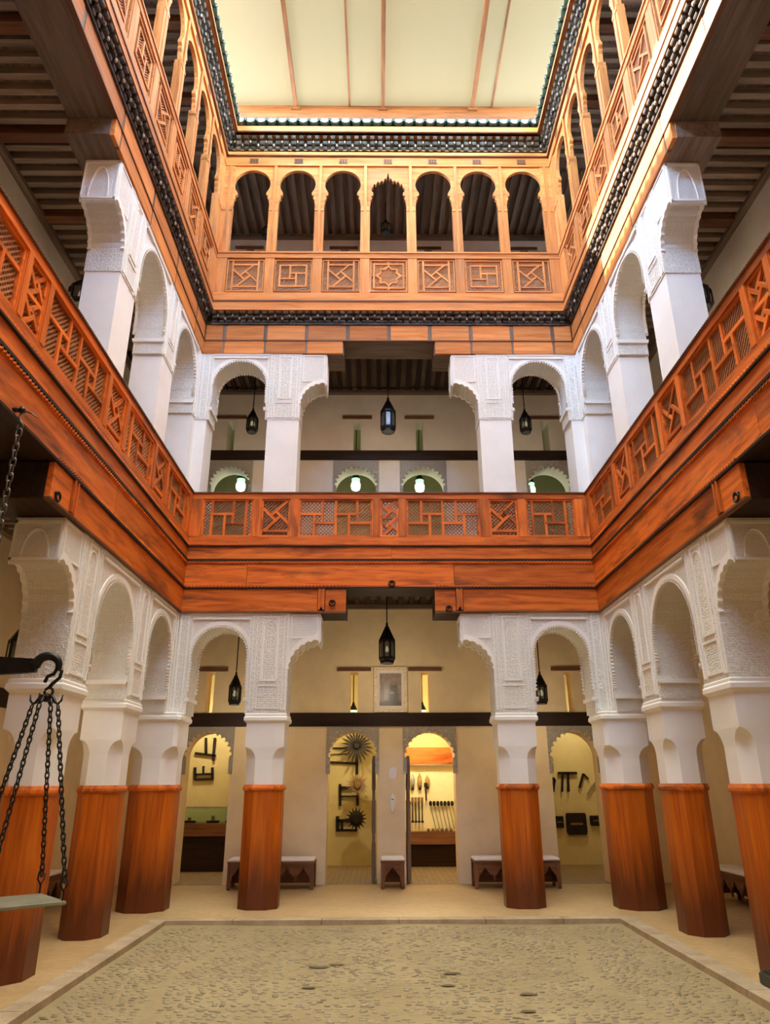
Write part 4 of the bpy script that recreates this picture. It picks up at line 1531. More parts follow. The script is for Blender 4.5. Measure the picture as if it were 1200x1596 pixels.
# ------------------------------------------------------------------ rooms behind the doorways
YR = 16.3
def rooms(z0, zh, mat, tag_):
    mb = MB()
    mb.box(-5.4, 5.4, YR, YR + 0.2, z0, zh)
    struct(f'wall_{tag_}_rooms_back', mb.mesh(f'wall_{tag_}_rooms_back', mat), label=f'rear wall of the {tag_} rooms')
    for i, x in enumerate((-5.3, -1.75, 0.06, 1.9, 5.3)):
        mb = MB().box(x - 0.06, x + 0.06, YW + 0.42, YR, z0, zh)
        struct(f'wall_{tag_}_partition', mb.mesh(f'wall_{tag_}_partition', mat), label=f'partition wall between the {tag_} rooms')
    mb = MB().box(-5.4, 5.4, YW + 0.42, YR + 0.2, zh, zh + 0.1)
    struct(f'ceiling_{tag_}_rooms', mb.mesh(f'ceiling_{tag_}_rooms', mat), label=f'ceiling of the {tag_} rooms')
    mb = MB().box(-5.4, 5.4, YW + 0.0, YR, z0 - 0.05, z0 + 0.002)
    struct(f'floor_{tag_}_rooms', mb.mesh(f'floor_{tag_}_rooms', 'roomfloor'), label=f'tiled floor of the {tag_} rooms')
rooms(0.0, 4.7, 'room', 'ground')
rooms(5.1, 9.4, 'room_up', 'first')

# opened door leaves
for n, (x, sg) in enumerate(((-0.645 + 0.40, 1), (0.73 - 0.41, -1))):
    mb = MB()
    x0, x1 = sorted((x + sg * 0.0, x - sg * 0.05))
    mb.box(x0, x1, 0, 0.62, 0.01, 2.05)
    d = struct(f'door_{n + 1}', mb.mesh(f'door_{n + 1}', 'drk_z'), (0, YW + 0.10, 0), label='dark wooden door leaf folded back against the jamb')
    for z in (0.3, 1.0, 1.7):
        boxp('door_panel', d, 'brn_z', x0 - 0.008, x1 + 0.008, 0.06, 0.56, z - 0.22, z + 0.3)

# ------------------------------------------------------------------ lanterns
def lantern(loc, H, R, rod, label, n=8, glass='lamp_dark', watt=0):
    t = thing(None, 'lantern', label, 'lantern', *loc, group='black iron lanterns')
    k = ('lan', round(H, 3), round(R, 3), n)
    a0 = PI / n
    def frame():
        mb = MB()
        mb.lathe([(R * 0.78, 0), (R * 0.86, 0.02 * H), (R * 0.86, 0.05 * H), (R * 0.72, 0.07 * H)], n, a0=a0)
        mb.lathe([(R * 0.9, 0.06 * H), (R * 1.0, 0.10 * H), (R, 0.13 * H), (R * 0.93, 0.14 * H)], n, a0=a0)
        return mb.mesh('base_ring', 'iron')
    obj('base_ring', cached(k + ('f',), frame), t)
    obj('top_ring', cached(k + ('tr',), lambda: MB().lathe([(R * 0.95, 0.50 * H), (R * 1.02, 0.52 * H), (R * 1.02, 0.55 * H), (R * 0.93, 0.57 * H)], n, a0=a0).mesh('top_ring', 'iron')), t)
    bar = cached(k + ('b',), lambda: MB().box(-0.09 * R, 0.09 * R, -0.05 * R, 0.05 * R, 0.11 * H, 0.53 * H).mesh('bar', 'iron'))
    arc = cached(k + ('c',), lambda: MB().tube([(x, 0, z) for x, z in ((-0.34 * R, 0.46 * H), (-0.25 * R, 0.49 * H), (0, 0.515 * H), (0.25 * R, 0.49 * H), (0.34 * R, 0.46 * H))], 0.03 * R + 0.003, 5).mesh('arch_tracery', 'iron'))
    for i in range(n):
        a = a0 + 2 * PI * i / n
        b_ = obj('bar', bar, t, (R * 0.96 * math.cos(a), R * 0.96 * math.sin(a), 0), (0, 0, a + PI / 2))
        am = a + PI / n
        obj('arch_tracery', arc, t, (R * 0.92 * math.cos(am), R * 0.92 * math.sin(am), 0), (0, 0, am + PI / 2))
    def roof():
        mb = MB()
        mb.lathe([(R * 0.95, 0.56 * H), (R * 0.86, 0.60 * H), (R * 0.55, 0.73 * H), (R * 0.26, 0.85 * H), (R * 0.12, 0.90 * H), (R * 0.2, 0.925 * H), (R * 0.10, 0.95 * H), (R * 0.05, H)], n, a0=a0)
        return mb.mesh('cone_roof', 'iron')
    obj('cone_roof', cached(k + ('r',), roof), t)
    obj('glass', cached(k + ('g', glass), lambda: MB().lathe([(R * 0.80, 0.12 * H), (R * 0.84, 0.14 * H), (R * 0.84, 0.52 * H), (R * 0.8, 0.53 * H)], n, a0=a0).mesh('glass', glass)), t)
    if rod > 0:
        obj('hanging_rod', cached(('rod', round(rod, 3)), lambda: MB().tube([(0, 0, 0), (0, 0, rod)], 0.010, 6).mesh('hanging_rod', 'iron')), t, (0, 0, H))
    if watt:  # bulb and point light added to brighten gallery walls and ceilings
        obj('bulb', cached(('lbulb',), lambda: MB().lathe([(0.008, -0.05), (0.024, -0.035), (0.028, -0.01), (0.018, 0.025), (0.012, 0.05)], 10).mesh('bulb', 'lamp_lit', True)), t, (0, 0, 0.33 * H))
        l = bpy.data.lights.new('lantern_fill_light', 'POINT')
        l.energy, l.color, l.shadow_soft_size = watt, (1.0, 0.87, 0.64), 0.05
        lo = bpy.data.objects.new('lantern_fill_light', l)
        COL.objects.link(lo)
        lo.parent = t
        lo.location = (0, 0, -0.30)
    return t
lantern((-0.04, 12.3, 3.50), 0.74, 0.145, 0.53, 'large black lantern hanging in front of the framed photograph', watt=7)
lantern((-2.60, 12.3, 2.82), 0.57, 0.105, 1.38, 'slim black lantern hanging in the left ground-floor arch of the far end', watt=8)
lantern((2.56, 12.3, 2.82), 0.57, 0.105, 1.38, 'slim black lantern half hidden in the right ground-floor arch of the far end', watt=8)
lantern((-4.20, 8.05, 2.80), 0.56, 0.14, 1.41, 'black lantern hanging in the left ground-floor gallery behind the nearest pillar', watt=6)
lantern((0.00, 12.3, 7.92), 0.80, 0.155, 0.73, 'large black lantern hanging in the middle opening of the first floor', watt=6)
lantern((-2.63, 12.3, 7.91), 0.56, 0.115, 0.98, 'small black lantern hanging in the left first-floor arch of the far end', watt=4)
lantern((2.67, 12.3, 7.91), 0.56, 0.115, 0.98, 'small black lantern hanging in the right first-floor arch of the far end', watt=4)
lantern((-4.50, 8.6, 8.02), 0.56, 0.19, 0.87, 'dark lantern hanging in the left first-floor gallery above the railing', watt=5)
lantern((4.50, 8.6, 8.02), 0.56, 0.19, 0.87, 'dark lantern hanging in the right first-floor gallery above the railing', watt=5)
lantern((-0.03, 12.3, 12.75), 0.42, 0.11, 0.46, 'small dark lantern behind the pointed middle arch of the top floor')
lantern((-2.63, 12.4, 12.70), 0.42, 0.10, 0.50, 'small dark lantern behind the left end arch of the top floor')
lantern((2.55, 12.4, 12.70), 0.42, 0.10, 0.50, 'small dark lantern behind the right end arch of the top floor')

def pendant(loc, rod, label, scale=1.0, light=0, lcol=(1, 0.9, 0.7), lit='bulb'):
    t = thing(None, 'pendant_lamp', label, 'lamp', *loc, group='small pendant lamps in the rooms')
    s = scale
    obj('cap', cached(('pcap', s), lambda: MB().lathe([(0.10 * s, 0.27 * s), (0.075 * s, 0.33 * s), (0.04 * s, 0.40 * s), (0.03 * s, 0.44 * s), (0.012 * s, 0.47 * s)], 10).mesh('cap', 'iron')), t)
    obj('shade', cached(('psh', s, lit), lambda: MB().lathe([(0.035 * s, 0.0), (0.085 * s, 0.03 * s), (0.10 * s, 0.09 * s), (0.10 * s, 0.15 * s), (0.09 * s, 0.17 * s)], 12).mesh('shade', lit, True)), t)
    obj('upper_glass', cached(('pug', s), lambda: MB().lathe([(0.09 * s, 0.17 * s), (0.085 * s, 0.22 * s), (0.09 * s, 0.27 * s)], 12).mesh('upper_glass', 'bulb_top', True)), t)
    obj('hanging_rod', cached(('rod', round(rod, 3)), lambda: MB().tube([(0, 0, 0), (0, 0, rod)], 0.010, 6).mesh('hanging_rod', 'iron')), t, (0, 0, 0.46 * s))
    if light:
        l = bpy.data.lights.new('lamp_light', 'POINT')
        l.energy, l.color, l.shadow_soft_size = light, lcol, 0.08
        lo = bpy.data.objects.new('lamp_light', l)
        COL.objects.link(lo)
        lo.parent = t
        lo.location = (0, 0.45, -0.12)
    return t
for x, z, nm in ((-3.14, 7.44, 'far left'), (-0.675, 7.45, 'middle left'), (0.70, 7.42, 'middle right'), (3.085, 7.35, 'far right')):
    pendant((x, 14.1, z), 9.4 - z - 0.46, f'glowing white lamp hanging in the {nm} first-floor doorway', 1.0, 5, (0.86, 1.0, 0.72))
GLOW = (1.0, 0.82, 0.48)
pendant((-0.68, 14.5, 2.72), 4.7 - 2.72 - 0.36, 'small pendant lamp seen through the slit window left of the photograph', 0.8, 22, GLOW)
pendant((0.68, 14.5, 2.72), 4.7 - 2.72 - 0.36, 'small pendant lamp seen through the slit window right of the photograph', 0.8, 42, GLOW)
pendant((-3.75, 14.9, 3.0), 4.7 - 3.0 - 0.36, 'pendant lamp in the room behind the far left doorway', 0.8, 24, GLOW)
pendant((3.95, 14.9, 3.0), 4.7 - 3.0 - 0.36, 'pendant lamp in the room behind the far right doorway', 0.8, 15, GLOW)

# ------------------------------------------------------------------ framed photograph
fp = thing(None, 'framed_photograph', 'old sepia photograph in a mottled cream frame between the slit windows', 'picture', 0.035, YW, 3.20)
mb = MB()
w, h = 0.305, 0.405
for (a, b, c, d) in ((-w, w, -h, -h + 0.06), (-w, w, h - 0.06, h), (-w, -w + 0.06, -h + 0.06, h - 0.06), (w - 0.06, w, -h + 0.06, h - 0.06)):
    mb.box(a, b, -0.05, -0.005, c, d)
obj('frame', mb.mesh('frame', 'frame'), fp)
boxp('mount', fp, 'mat', -w + 0.05, w - 0.05, -0.028, -0.005, -h + 0.05, h - 0.05)
boxp('print', fp, 'print', -0.20, 0.20, -0.032, -0.027, -0.29, 0.29)

# ------------------------------------------------------------------ benches
def bench(name, label, loc, rot, L, D=0.45, H=0.41, n=5):
    t = thing(None, name, label, 'bench' if L > 0.6 else 'stool', *loc, rot=rot)
    k = ('bench', round(L, 3))
    def front():
        mb = MB()
        poly = [(-L / 2 + 0.05, H - 0.03), (-L / 2 + 0.05, 0.10)]
        m = n
        wgap = (L - 0.10) / m
        for i in range(m):
            x0 = -L / 2 + 0.05 + i * wgap
            poly += [(x0 + 0.02, 0.11), (x0 + 0.03, H * 0.48), (x0 + wgap * 0.30, H * 0.60), (x0 + wgap * 0.5, H * 0.80), (x0 + wgap * 0.70, H * 0.60), (x0 + wgap - 0.03, H * 0.48), (x0 + wgap - 0.02, 0.24 if i < m - 1 else 0.11)]
        poly += [(L / 2 - 0.05, 0.10), (L / 2 - 0.05, H - 0.03)]
        mb.prism_y(poly, -D / 2 + 0.02, -D / 2 + 0.05)
        return mb.mesh('apron', 'brn_x')
    obj('apron', cached(k + ('f',), front), t)
    boxp('back_panel', t, 'brn_x', -L / 2 + 0.05, L / 2 - 0.05, D / 2 - 0.04, D / 2 - 0.02, 0.06, H - 0.03)
    boxp('seat_board', t, 'brn_x', -L / 2, L / 2, -D / 2, D / 2, H - 0.035, H)
    for sx in (-1, 1):
        boxp('side_panel', t, 'brn_x', sx * (L / 2 - 0.04) - 0.012, sx * (L / 2 - 0.04) + 0.012, -D / 2 + 0.04, D / 2 - 0.04, 0.08, H - 0.035)
        for sy in (-1, 1):
            lg = boxp('leg', t, 'brn_z', sx * (L / 2 - 0.035) - 0.03, sx * (L / 2 - 0.035) + 0.03, sy * (D / 2 - 0.035) - 0.03, sy * (D / 2 - 0.035) + 0.03, 0.05, H - 0.035)
            obj('foot', cached('foot', lambda: MB().lathe([(0.02, 0), (0.035, 0.012), (0.035, 0.035), (0.025, 0.05)], 8).mesh('foot', 'brn_x')), lg, (0, 0, -(H - 0.035 + 0.05) / 2))
    cu = MB()
    cu.loft([[(sx * (L / 2 - e), sy * (D / 2 - e), z) for sx, sy in ((-1, -1), (1, -1), (1, 1), (-1, 1))] for e, z in ((0.015, H), (0.005, H + 0.012), (0.008, H + 0.035), (0.03, H + 0.045))])
    obj('cushion', cached(k + ('c',), lambda: cu.mesh('cushion', 'cushion', False)), t)
bench('bench', 'dark carved bench with white cushion behind the far left pillar', (-1.92, 12.98, 0), 0, 1.40)
bench('bench', 'brown carved bench with white cushion behind the far right pillar', (2.06, 12.98, 0), 0, 1.40)
bench('stool', 'small wooden stool with white cushion between the two doorways', (0.045, 13.03, 0), 0, 0.39, n=1)
bench('bench', 'bench with white cushion at the left gallery wall behind the pillars', (-4.90, 10.6, 0), PI / 2, 1.6)
bench('bench', 'bench with white cushion at the right gallery wall behind the pillars', (4.90, 10.9, 0), -PI / 2, 1.6)

# notice and intercom between the doors
nt_ = thing(None, 'paper_notice', 'crumpled white paper notice taped between the two doorways', 'notice', 0.07, YW, 1.64)
mb = MB()
for i in range(3):
    mb.box(-0.07 + 0.01 * i, 0.07 - 0.012 * (2 - i), -0.012 - 0.004 * i, -0.002 - 0.004 * i, 0.02 + 0.05 * i, 0.16 + 0.02 * i)
obj('sheet', mb.mesh('sheet', 'paper'), nt_)
boxp('tape', nt_, 'plastic', -0.04, 0.04, -0.026, -0.02, 0.19, 0.215)
ic = thing(None, 'wall_handset', 'oval white handset mounted on the wall between the two doorways', 'handset', 0.06, YW, 1.10)
mb = MB()
mb.loft([[(0.05 * k * math.cos(a), y, 0.16 + 0.16 * k * math.sin(a)) for a in (2 * PI * i / 20 for i in range(20))] for k, y in ((1.0, 0.0), (1.0, -0.03), (0.75, -0.05))])
obj('case', mb.mesh('case', 'plastic', True), ic)
boxp('speaker_slot', ic, 'lamp_dark', -0.02, 0.02, -0.053, -0.05, 0.22, 0.235)

# ------------------------------------------------------------------ exhibits
def wheel_tool(loc, R, n, mat, label, spread=1.0, hub=0.3, palm=False):
    t = thing(None, 'spinning_wheel', label, 'wheel', *loc)
    me = None
    for i in range(n):
        a = 2 * PI * i / n
        rr = R * (1.0 if not palm else random.uniform(0.8, 1.1))
        mb = MB()
        w = R * (0.09 if palm else 0.13)
        mb.add([(-w * 0.3, -0.02, 0.1 * R), (w * 0.3, -0.02, 0.1 * R), (w * 0.6, -0.05, 0.6 * rr), (0.0, -0.07, rr), (-w * 0.6, -0.05, 0.6 * rr),
                (-w * 0.3, 0.02, 0.1 * R), (w * 0.3, 0.02, 0.1 * R), (w * 0.6, -0.01, 0.6 * rr), (0.0, -0.03, rr), (-w * 0.6, -0.01, 0.6 * rr)],
               [(0, 1, 2, 3, 4), (9, 8, 7, 6, 5), (0, 5, 6, 1), (1, 6, 7, 2), (2, 7, 8, 3), (3, 8, 9, 4), (4, 9, 5, 0)])
        obj('spoke', mb.mesh('spoke', mat), t, (0, 0, 0), (0, a, 0))
    mb = MB()
    mb.loft([[(R * hub * k * math.cos(a), y, R * hub * k * math.sin(a)) for a in (2 * PI * i / 14 for i in range(14))] for k, y in ((1.0, 0.03), (1.0, -0.04), (0.6, -0.09))])
    mb.tube([(0, 0, 0), (0, 16.3 - loc[1], 0)], 0.03, 8)
    obj('hub', mb.mesh('hub', mat), t)
    return t

def at16(px, py, y=16.1):
    """position on the plane y from a photograph pixel, used to measure the exhibits"""
    x_, y_ = (px - 600) / F_PX, -(py - 798) / F_PX
    d = _r2 * x_ + _u2 * y_ + _f
    k = y / d.y
    return (CAMX + d.x * k, y, 1.6 + d.z * k)

def stick(parent, name, a, b, w, mat, y, h=0.05):
    A, B = at16(*a, y), at16(*b, y)
    o = boxp(name, parent, mat, 0, 0.001, 0, 0.001, 0, 0.001) if False else None
    L = math.hypot(B[0] - A[0], B[2] - A[2])
    ang = math.atan2(B[2] - A[2], B[0] - A[0])
    P = parent.location
    return boxp(name, parent, mat, (A[0] + B[0]) / 2 - L / 2 - P[0], (A[0] + B[0]) / 2 + L / 2 - P[0], y - h / 2 - P[1], y + h / 2 - P[1],
                (A[2] + B[2]) / 2 - w / 2 - P[2], (A[2] + B[2]) / 2 + w / 2 - P[2], (0, -ang, 0))

ORD = ('first', 'second', 'third', 'fourth', 'fifth', 'sixth', 'seventh')
RB = 16.28
wheel_tool(at16(556, 1162, 15.9), 0.40, 22, 'black', 'large spiky wooden wheel at the top of the left middle doorway', palm=True, hub=0.22)
wheel_tool(at16(557, 1224, 15.9), 0.24, 26, 'toolbr', 'brown bristly wheel in the left middle doorway', palm=True, hub=0.35)
wheel_tool(at16(555, 1276, 15.9), 0.235, 16, 'black', 'black cogged wheel low in the left middle doorway', hub=0.62)
def rack(label, sticks, y=RB, name='tool_frame', cat='tool', mat='black', w=0.05, part='bar'):
    a = at16(*sticks[0][0], y)
    t = thing(None, name, label, cat, a[0], y, a[2])
    for s in sticks:
        stick(t, part, s[0], s[1], s[2] if len(s) > 2 else w, mat, y - 0.03)
    return t
rack('dark post and crossbars carrying the spiky wheel', [((556, 1175), (556, 1207), 0.06), ((514, 1188), (556, 1190), 0.045), ((519, 1166), (540, 1166), 0.03), ((516, 1176), (545, 1175), 0.018)], y=16.28)
rack('small dark wooden stand beside the bristly wheel', [((530, 1222), (530, 1256), 0.055), ((557, 1232), (557, 1256), 0.05), ((530, 1228), (557, 1228), 0.07), ((530, 1241), (557, 1241), 0.03)], y=16.28)
rack('small dark wooden stand beside the cogged wheel', [((526, 1272), (526, 1296), 0.07), ((555, 1278), (555, 1296), 0.05), ((526, 1279), (555, 1279), 0.06), ((526, 1294), (555, 1294), 0.045), ((533, 1279), (533, 1294), 0.05)], y=16.28)

# display case behind the right middle doorway
dc = thing(None, 'display_case', 'wooden wall case with pale backing behind the right middle doorway', 'case', 0.98, 15.95, 0)
boxp('back_panel', dc, 'casepanel', -0.80, 0.80, 0.18, 0.24, 0.66, 2.30)
boxp('header_board', dc, 'red_x', -0.80, 0.80, 0.02, 0.10, 1.96, 2.30)
boxp('base_board', dc, 'brn_x', -0.80, 0.80, -0.10, 0.0, 0.43, 0.63)
boxp('shelf', dc, 'brn_x', -0.80, 0.80, -0.10, 0.24, 0.63, 0.66)
boxp('plinth', dc, 'blk_x', -0.78, 0.78, 0.10, 0.16, 0.0, 0.63)
boxp('header_trim', dc, 'drk_x', -0.80, 0.80, 0.0, 0.03, 1.93, 1.965)
for (px, py, hh_, mt, nm) in ((643, 1217, 0.27, 'steel', 'grey leaf-shaped blade, leftmost of three in the display case'), (654, 1216, 0.29, 'straw', 'tan leaf-shaped blade, middle one of three in the display case'), (666, 1217, 0.23, 'straw', 'tan leaf-shaped blade, rightmost of three in the display case')):
    p = at16(px, py, 16.06)
    t = thing(None, 'brush', nm, 'tool', p[0], p[1], p[2])
    mb = MB()
    mb.loft([[(r * math.cos(2 * PI * i / 8), 0.4 * r * math.sin(2 * PI * i / 8), z) for i in range(8)] for r, z in ((0.03, -hh_ / 2), (0.05, -hh_ * 0.2), (0.045, hh_ * 0.15), (0.005, hh_ / 2))])
    obj('blade', mb.mesh('blade', mt, True), t)
    boxp('handle', t, 'black', -0.025, 0.025, -0.015, 0.015, -hh_ / 2 - 0.05, -hh_ / 2)
for i, px in enumerate((643, 648, 653, 658)):
    p = at16(px, 1262, 16.04)
    t = thing(None, 'chisel', ('leftmost', 'second from left', 'third from left', 'rightmost')[i] + ' of four long dark-handled chisels in the display case', 'tool', p[0], p[1], p[2])
    boxp('blade', t, 'black', -0.012, 0.012, -0.01, 0.01, -0.22, 0.14)
    boxp('handle', t, 'toolbr', -0.026, 0.026, -0.02, 0.02, 0.14, 0.24)
    boxp('tip', t, 'black', -0.028, 0.028, -0.01, 0.01, -0.25, -0.21)
for i in range(7):
    a = at16(671 + i * 5.6, 1252, 16.05)
    t = thing(None, 'awl', ORD[i] + ' slim steel awl from the left in the display case row', 'tool', a[0], a[1], a[2], group='row of seven steel awls')
    me = cached('awl', lambda: MB().tube([(0, 0, -0.03), (0.10, 0, -0.50)], 0.010, 5).mesh('blade', 'steel'))
    obj('blade', me, t)
    obj('handle', cached('awlh', lambda: MB().lathe([(0.02, -0.05), (0.034, -0.02), (0.03, 0.03), (0.015, 0.045)], 8).mesh('handle', 'black')), t)
for i in range(6):
    a = at16(668 + i * 7, 1294, 15.98)
    o = thing(None, 'wood_knob', ORD[i] + ' small dark knob from the left on the display case shelf', 'knob', a[0], a[1], 0.66, group='row of six knobs on the shelf')
    obj('body', cached('knob', lambda: MB().lathe([(0.025, 0), (0.04, 0.02), (0.03, 0.05), (0.012, 0.06)], 8).mesh('body', 'toolbr')), o)
p = at16(664, 1240, 16.04)
t = thing(None, 'mallet', 'dark upright mallet hanging right of the chisels', 'tool', p[0], p[1], p[2])
boxp('shaft', t, 'black', -0.015, 0.015, -0.012, 0.012, -0.1, 0.16)
boxp('head', t, 'black', -0.035, 0.035, -0.02, 0.02, 0.16, 0.25)

# far left room
rack('black wooden yoke hanging high on the wall of the far left room', [((304, 1174), (336, 1178), 0.05), ((321, 1150), (321, 1176), 0.05), ((335, 1150), (332, 1186), 0.05)], name='yoke', mat='black')
rack('black rectangular wooden frame hanging on the wall of the far left room', [((304, 1196), (304, 1216), 0.05), ((331, 1196), (331, 1215), 0.05), ((304, 1207), (331, 1206), 0.035), ((304, 1215), (331, 1214), 0.045), ((317, 1194), (317, 1206), 0.035)], name='ox_harness', mat='black')
gc = thing(None, 'glass_case', 'low glass-topped display case in the far left room', 'case', -3.62, 15.6, 0)
boxp('cabinet', gc, 'brn_x', -0.75, 0.75, -0.3, 0.3, 0.63, 0.86)
boxp('base', gc, 'blk_x', -0.70, 0.70, -0.22, 0.25, 0.0, 0.63)
mb = MB()
for (a, b, c, d) in ((-0.75, 0.75, -0.30, -0.29), (-0.75, 0.75, 0.29, 0.30), (-0.75, -0.74, -0.29, 0.29), (0.74, 0.75, -0.29, 0.29)):
    mb.box(a, b, c, d, 0.86, 1.14)
obj('glass_pane', mb.mesh('glass_pane', 'glass'), gc)
boxp('rim', gc, 'steel', -0.76, 0.76, -0.31, -0.29, 1.13, 1.15)
boxp('rim', gc, 'steel', -0.76, 0.76, 0.29, 0.31, 1.13, 1.15)
for i, (dx, nm) in enumerate(((-0.35, 'left'), (0.12, 'middle'), (0.5, 'right'))):
    t = thing(None, 'small_tool', f'small dark tool lying in the glass case, {nm}', 'tool', -3.62 + dx, 15.55, 0.86)
    boxp('base', t, 'black', -0.12, 0.12, -0.05, 0.05, 0, 0.04)
    boxp('knob', t, 'toolbr', -0.03, 0.03, -0.03, 0.03, 0.04, 0.10 + 0.03 * i)

# far right room
rr = thing(None, 'wall_board', 'pale board with a black rail on the wall of the far right room', 'board', at16(900, 1200)[0], RB + 0.08, at16(900, 1245)[2])
zb_, zt_ = at16(900, 1245, RB)[2], at16(900, 1194, RB)[2]
boxp('panel', rr, 'casepanel', -0.62, 0.62, 0.0, 0.03, 0, zt_ - zb_)
boxp('rail', rr, 'black', -0.64, 0.64, -0.03, 0.03, zt_ - zb_, zt_ - zb_ + 0.035)
rack('black T-shaped adze hanging in the far right room', [((870, 1205), (899, 1205), 0.055), ((877, 1206), (876, 1234), 0.035), ((885, 1204), (886, 1234), 0.045)], name='adze', mat='black')
rack('curved dark hook hanging at the left edge of the far right doorway', [((862, 1212), (865, 1218), 0.05), ((864, 1215), (862, 1234), 0.05)], name='hook', mat='black')
rack('black angled scraper hanging in the far right room', [((903, 1228), (909, 1206), 0.04), ((909, 1206), (917, 1214), 0.03)], name='scraper', mat='black')
rack('thin grey sickle hanging in the far right room', [((915, 1238), (922, 1226), 0.025), ((922, 1226), (928, 1219), 0.025)], name='sickle', mat='steel')
for (px0, px1, py0, py1, nm) in ((866, 877, 1272, 1290, 'small dark leather block at the left of the far right room'), (884, 912, 1267, 1301, 'big dark leather bellows on the wall of the far right room'), (920, 940, 1271, 1287, 'flat dark leather block at the right of the far right room')):
    a, b = at16(px0, py1, RB), at16(px1, py0, RB)
    t = thing(None, 'leather_block', nm, 'leather block', (a[0] + b[0]) / 2, RB, a[2])
    w, h = b[0] - a[0], b[2] - a[2]
    mb = MB()
    mb.loft([[(sx * w / 2 * k, sy * 0.06, z) for sx, sy in ((-1, -1), (1, -1), (1, 1), (-1, 1))] for k, z in ((0.86, 0), (1.0, h * 0.12), (0.97, h * 0.9), (0.9, h))])
    obj('body', mb.mesh('body', 'black'), t)
    boxp('strap', t, 'toolbr', -w * 0.3, w * 0.3, -0.07, -0.06, h * 0.45, h * 0.55)

# ------------------------------------------------------------------ chain hook and big balance
def link_mesh(L, wd, r, mat):
    def mk():
        pts = []
        for i in range(5):
            a = PI * i / 4
            pts.append((wd * math.cos(a), 0, (L / 2 - wd) + wd * math.sin(a)))
        for i in range(5):
            a = PI + PI * i / 4
            pts.append((wd * math.cos(a), 0, -(L / 2 - wd) + wd * math.sin(a)))
        return MB().tube(pts, r, 5, True).mesh('link', mat, True)
    return cached(('link', L, wd, r, mat), mk)

def chain(parent, a, b, L, wd, r, mat, name='chain'):
    a, b = Vector(a), Vector(b)
    d = b - a
    e = bpy.data.objects.new(name, None)
    COL.objects.link(e)
    e.parent = parent
    e.location = a
    step = L - 2 * r * 1.3
    n = max(2, int(round(d.length / step)))
    q = d.to_track_quat('-Z', 'Y')
    me = link_mesh(L, wd, r, mat)
    for i in range(n):
        o = bpy.data.objects.new('link', me)
        COL.objects.link(o)
        o.parent = e
        o.location = d * ((i + 0.5) / n)
        qq = q.to_matrix().to_4x4() @ Matrix.Rotation(PI / 2 * (i % 2), 4, 'Z')
        o.rotation_euler = qq.to_euler()
    return e

HX, HY = -3.19, 5.245
hc = thing(None, 'hanging_chain', 'iron chain on an S-hook fixed to the left fascia', 'chain', HX - 0.005, HY, 4.47)
mb = MB()
mb.tube([(-0.03, 0, 0.03), (0.04, 0, 0.03)], 0.022, 8)
mb.lathe([(0.012, 0.0), (0.028, 0.015), (0.03, 0.03), (0.02, 0.055)], 10, (0.05, 0))
obj('peg', mb.mesh('peg', 'iron', True), hc)
mb = MB()
hook = [(0.20, 0, -0.045), (0.17, 0, -0.03), (0.13, 0, 0.0), (0.09, 0, 0.015), (0.05, 0, 0.0), (0.035, 0, -0.035), (0.055, 0, -0.075), (0.08, 0, -0.105), (0.085, 0, -0.135), (0.06, 0, -0.155), (0.035, 0, -0.135), (0.045, 0, -0.11)]
mb.tube(hook, [0.003, 0.006, 0.009, 0.010, 0.010, 0.010, 0.009, 0.009, 0.008, 0.007, 0.006, 0.006], 7)
obj('hook', mb.mesh('hook', 'iron_worn', True), hc)
chain(hc, (0.06, 0, -0.15), (0.06, 0, -1.75), 0.085, 0.022, 0.0075, 'iron_worn')

BZ = 2.40
bs = thing(None, 'balance_scale', 'big black iron balance with a chained square pan at the left', 'scale', -3.135, HY, 0.88)
Z0 = 0.88
mb = MB()
prof = [(-0.75, 0.035), (-0.45, 0.05), (0.0, 0.085), (0.45, 0.05)]
rings = []
for x, hh_ in ((-0.80, 0.035), (-0.4, 0.05), (0.0, 0.075), (0.40, 0.052), (0.47, 0.045)):
    rings.append([(x, -0.022, BZ - Z0 - hh_), (x, 0.022, BZ - Z0 - hh_), (x, 0.022, BZ - Z0 + hh_), (x, -0.022, BZ - Z0 + hh_)])
mb.loft(rings)
obj('beam', mb.mesh('beam', 'iron'), bs)
mb = MB()
pts = [(0.44, 0, BZ - Z0 + 0.0)] + [(0.545 + 0.085 * math.cos(a), 0, BZ - Z0 - 0.005 + 0.075 * math.sin(a)) for a in [PI - 0.2 - i * (PI + 0.2) / 12 for i in range(13)]]
mb.tube(pts, [0.04, 0.04] + [0.036 - 0.0012 * i for i in range(12)], 7)
obj('end_hook', mb.mesh('end_hook', 'iron', True), bs)
mb = MB()
sp = [(0.60, 0, BZ - Z0 - 0.06), (0.625, 0, BZ - Z0 - 0.01), (0.655, 0, BZ - Z0 - 0.04), (0.648, 0, BZ - Z0 - 0.085), (0.60, 0, BZ - Z0 - 0.13), (0.585, 0, BZ - Z0 - 0.155)]
mb.tube([(0.545, 0, BZ - Z0 - 0.12), (0.56, 0, BZ - Z0 - 0.075), (0.60, 0, BZ - Z0 - 0.06)] + sp[1:], 0.014, 6)
mb.tube([(0.585 + 0.03 * math.cos(2 * PI * i / 10), 0, BZ - Z0 - 0.185 + 0.03 * math.sin(2 * PI * i / 10)) for i in range(10)], 0.010, 6, True)
obj('s_hook', mb.mesh('s_hook', 'iron', True), bs)
SX, SZ_ = 0.575, BZ - Z0 - 0.225
mb = MB()
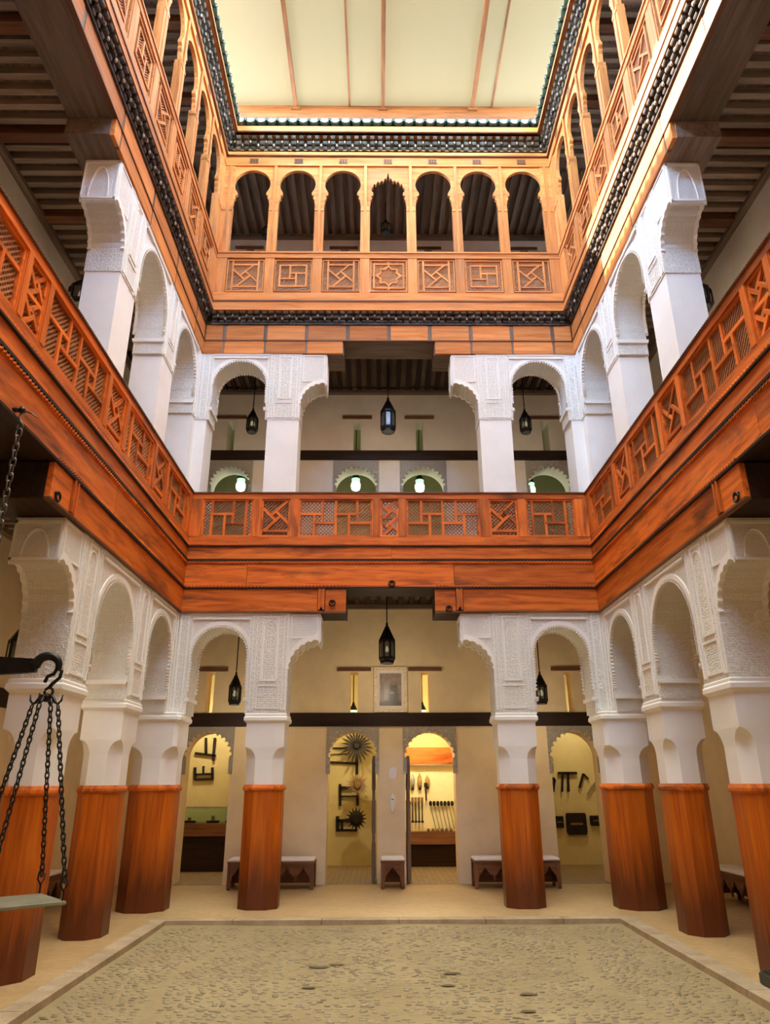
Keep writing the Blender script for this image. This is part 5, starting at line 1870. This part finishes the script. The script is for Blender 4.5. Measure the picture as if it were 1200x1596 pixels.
for sx, sy in ((1, 0), (-1, 0), (0, 1), (0, -1)):
    mb.tube([(SX + sx * q * 0.11, sy * q * 0.11, SZ_ + dz) for q, dz in ((0, 0.0), (0.35, 0.012), (0.6, -0.03), (0.8, -0.045), (1.0, -0.02), (1.05, 0.02))], [0.016, 0.014, 0.012, 0.010, 0.008, 0.004], 6)
mb.lathe([(0.012, SZ_ - 0.03), (0.03, SZ_ - 0.015), (0.03, SZ_ + 0.012), (0.012, SZ_ + 0.03)], 8, (SX, 0))
obj('spreader', mb.mesh('spreader', 'iron', True), bs)
corners = [(0.355, -0.03), (0.03, 0.34), (-0.355, 0.03), (-0.03, -0.34)]
tops = [(0.09, 0), (0.0, 0.09), (-0.09, 0), (0, -0.09)]
for (cx_, cy_), (tx, ty) in zip(corners, tops):
    k = 0.92
    chain(bs, (SX + tx, ty, SZ_ - 0.05), (SX + cx_ * k, cy_ * k, 0.12), 0.052, 0.0135, 0.0055, 'iron')
    mb = MB()
    mb.tube([(SX + cx_ * k + q, cy_ * k, z) for q, z in ((-0.02, 0.15), (-0.026, 0.10), (-0.006, 0.075), (0.0, 0.06), (0.0, 0.012))], 0.0065, 6)
    mb.tube([(SX + cx_ * k + q, cy_ * k, z) for q, z in ((0.02, 0.14), (0.018, 0.10), (0.0, 0.07))], 0.005, 6)
    obj('pan_hook', mb.mesh('pan_hook', 'iron', True), bs)
mb = MB()
mb.loft([[(SX + x * k, y * k, z) for x, y in reversed(corners)] for k, z in ((0.97, -0.012), (1.0, -0.006), (1.0, 0.008), (0.985, 0.010))])
obj('pan', mb.mesh('pan', 'pan'), bs)

# ------------------------------------------------------------------ small dark box on the right walkway
gb = thing(None, 'floor_box', 'small dark green plastic box standing on the right walkway', 'box', 3.19, 6.85, 0)
mb = MB()
mb.loft([[(x * k, y * k, z) for x, y in ((-0.16, -0.14), (0.16, -0.14), (0.16, 0.14), (-0.16, 0.14))] for k, z in ((0.94, 0.0), (1.0, 0.015), (1.0, 0.085), (0.92, 0.10))])
obj('body', mb.mesh('body', 'greenbox'), gb)
boxp('lid', gb, 'greenbox', -0.13, 0.13, -0.11, 0.11, 0.10, 0.112)

print('OBJECTS', len(bpy.data.objects))
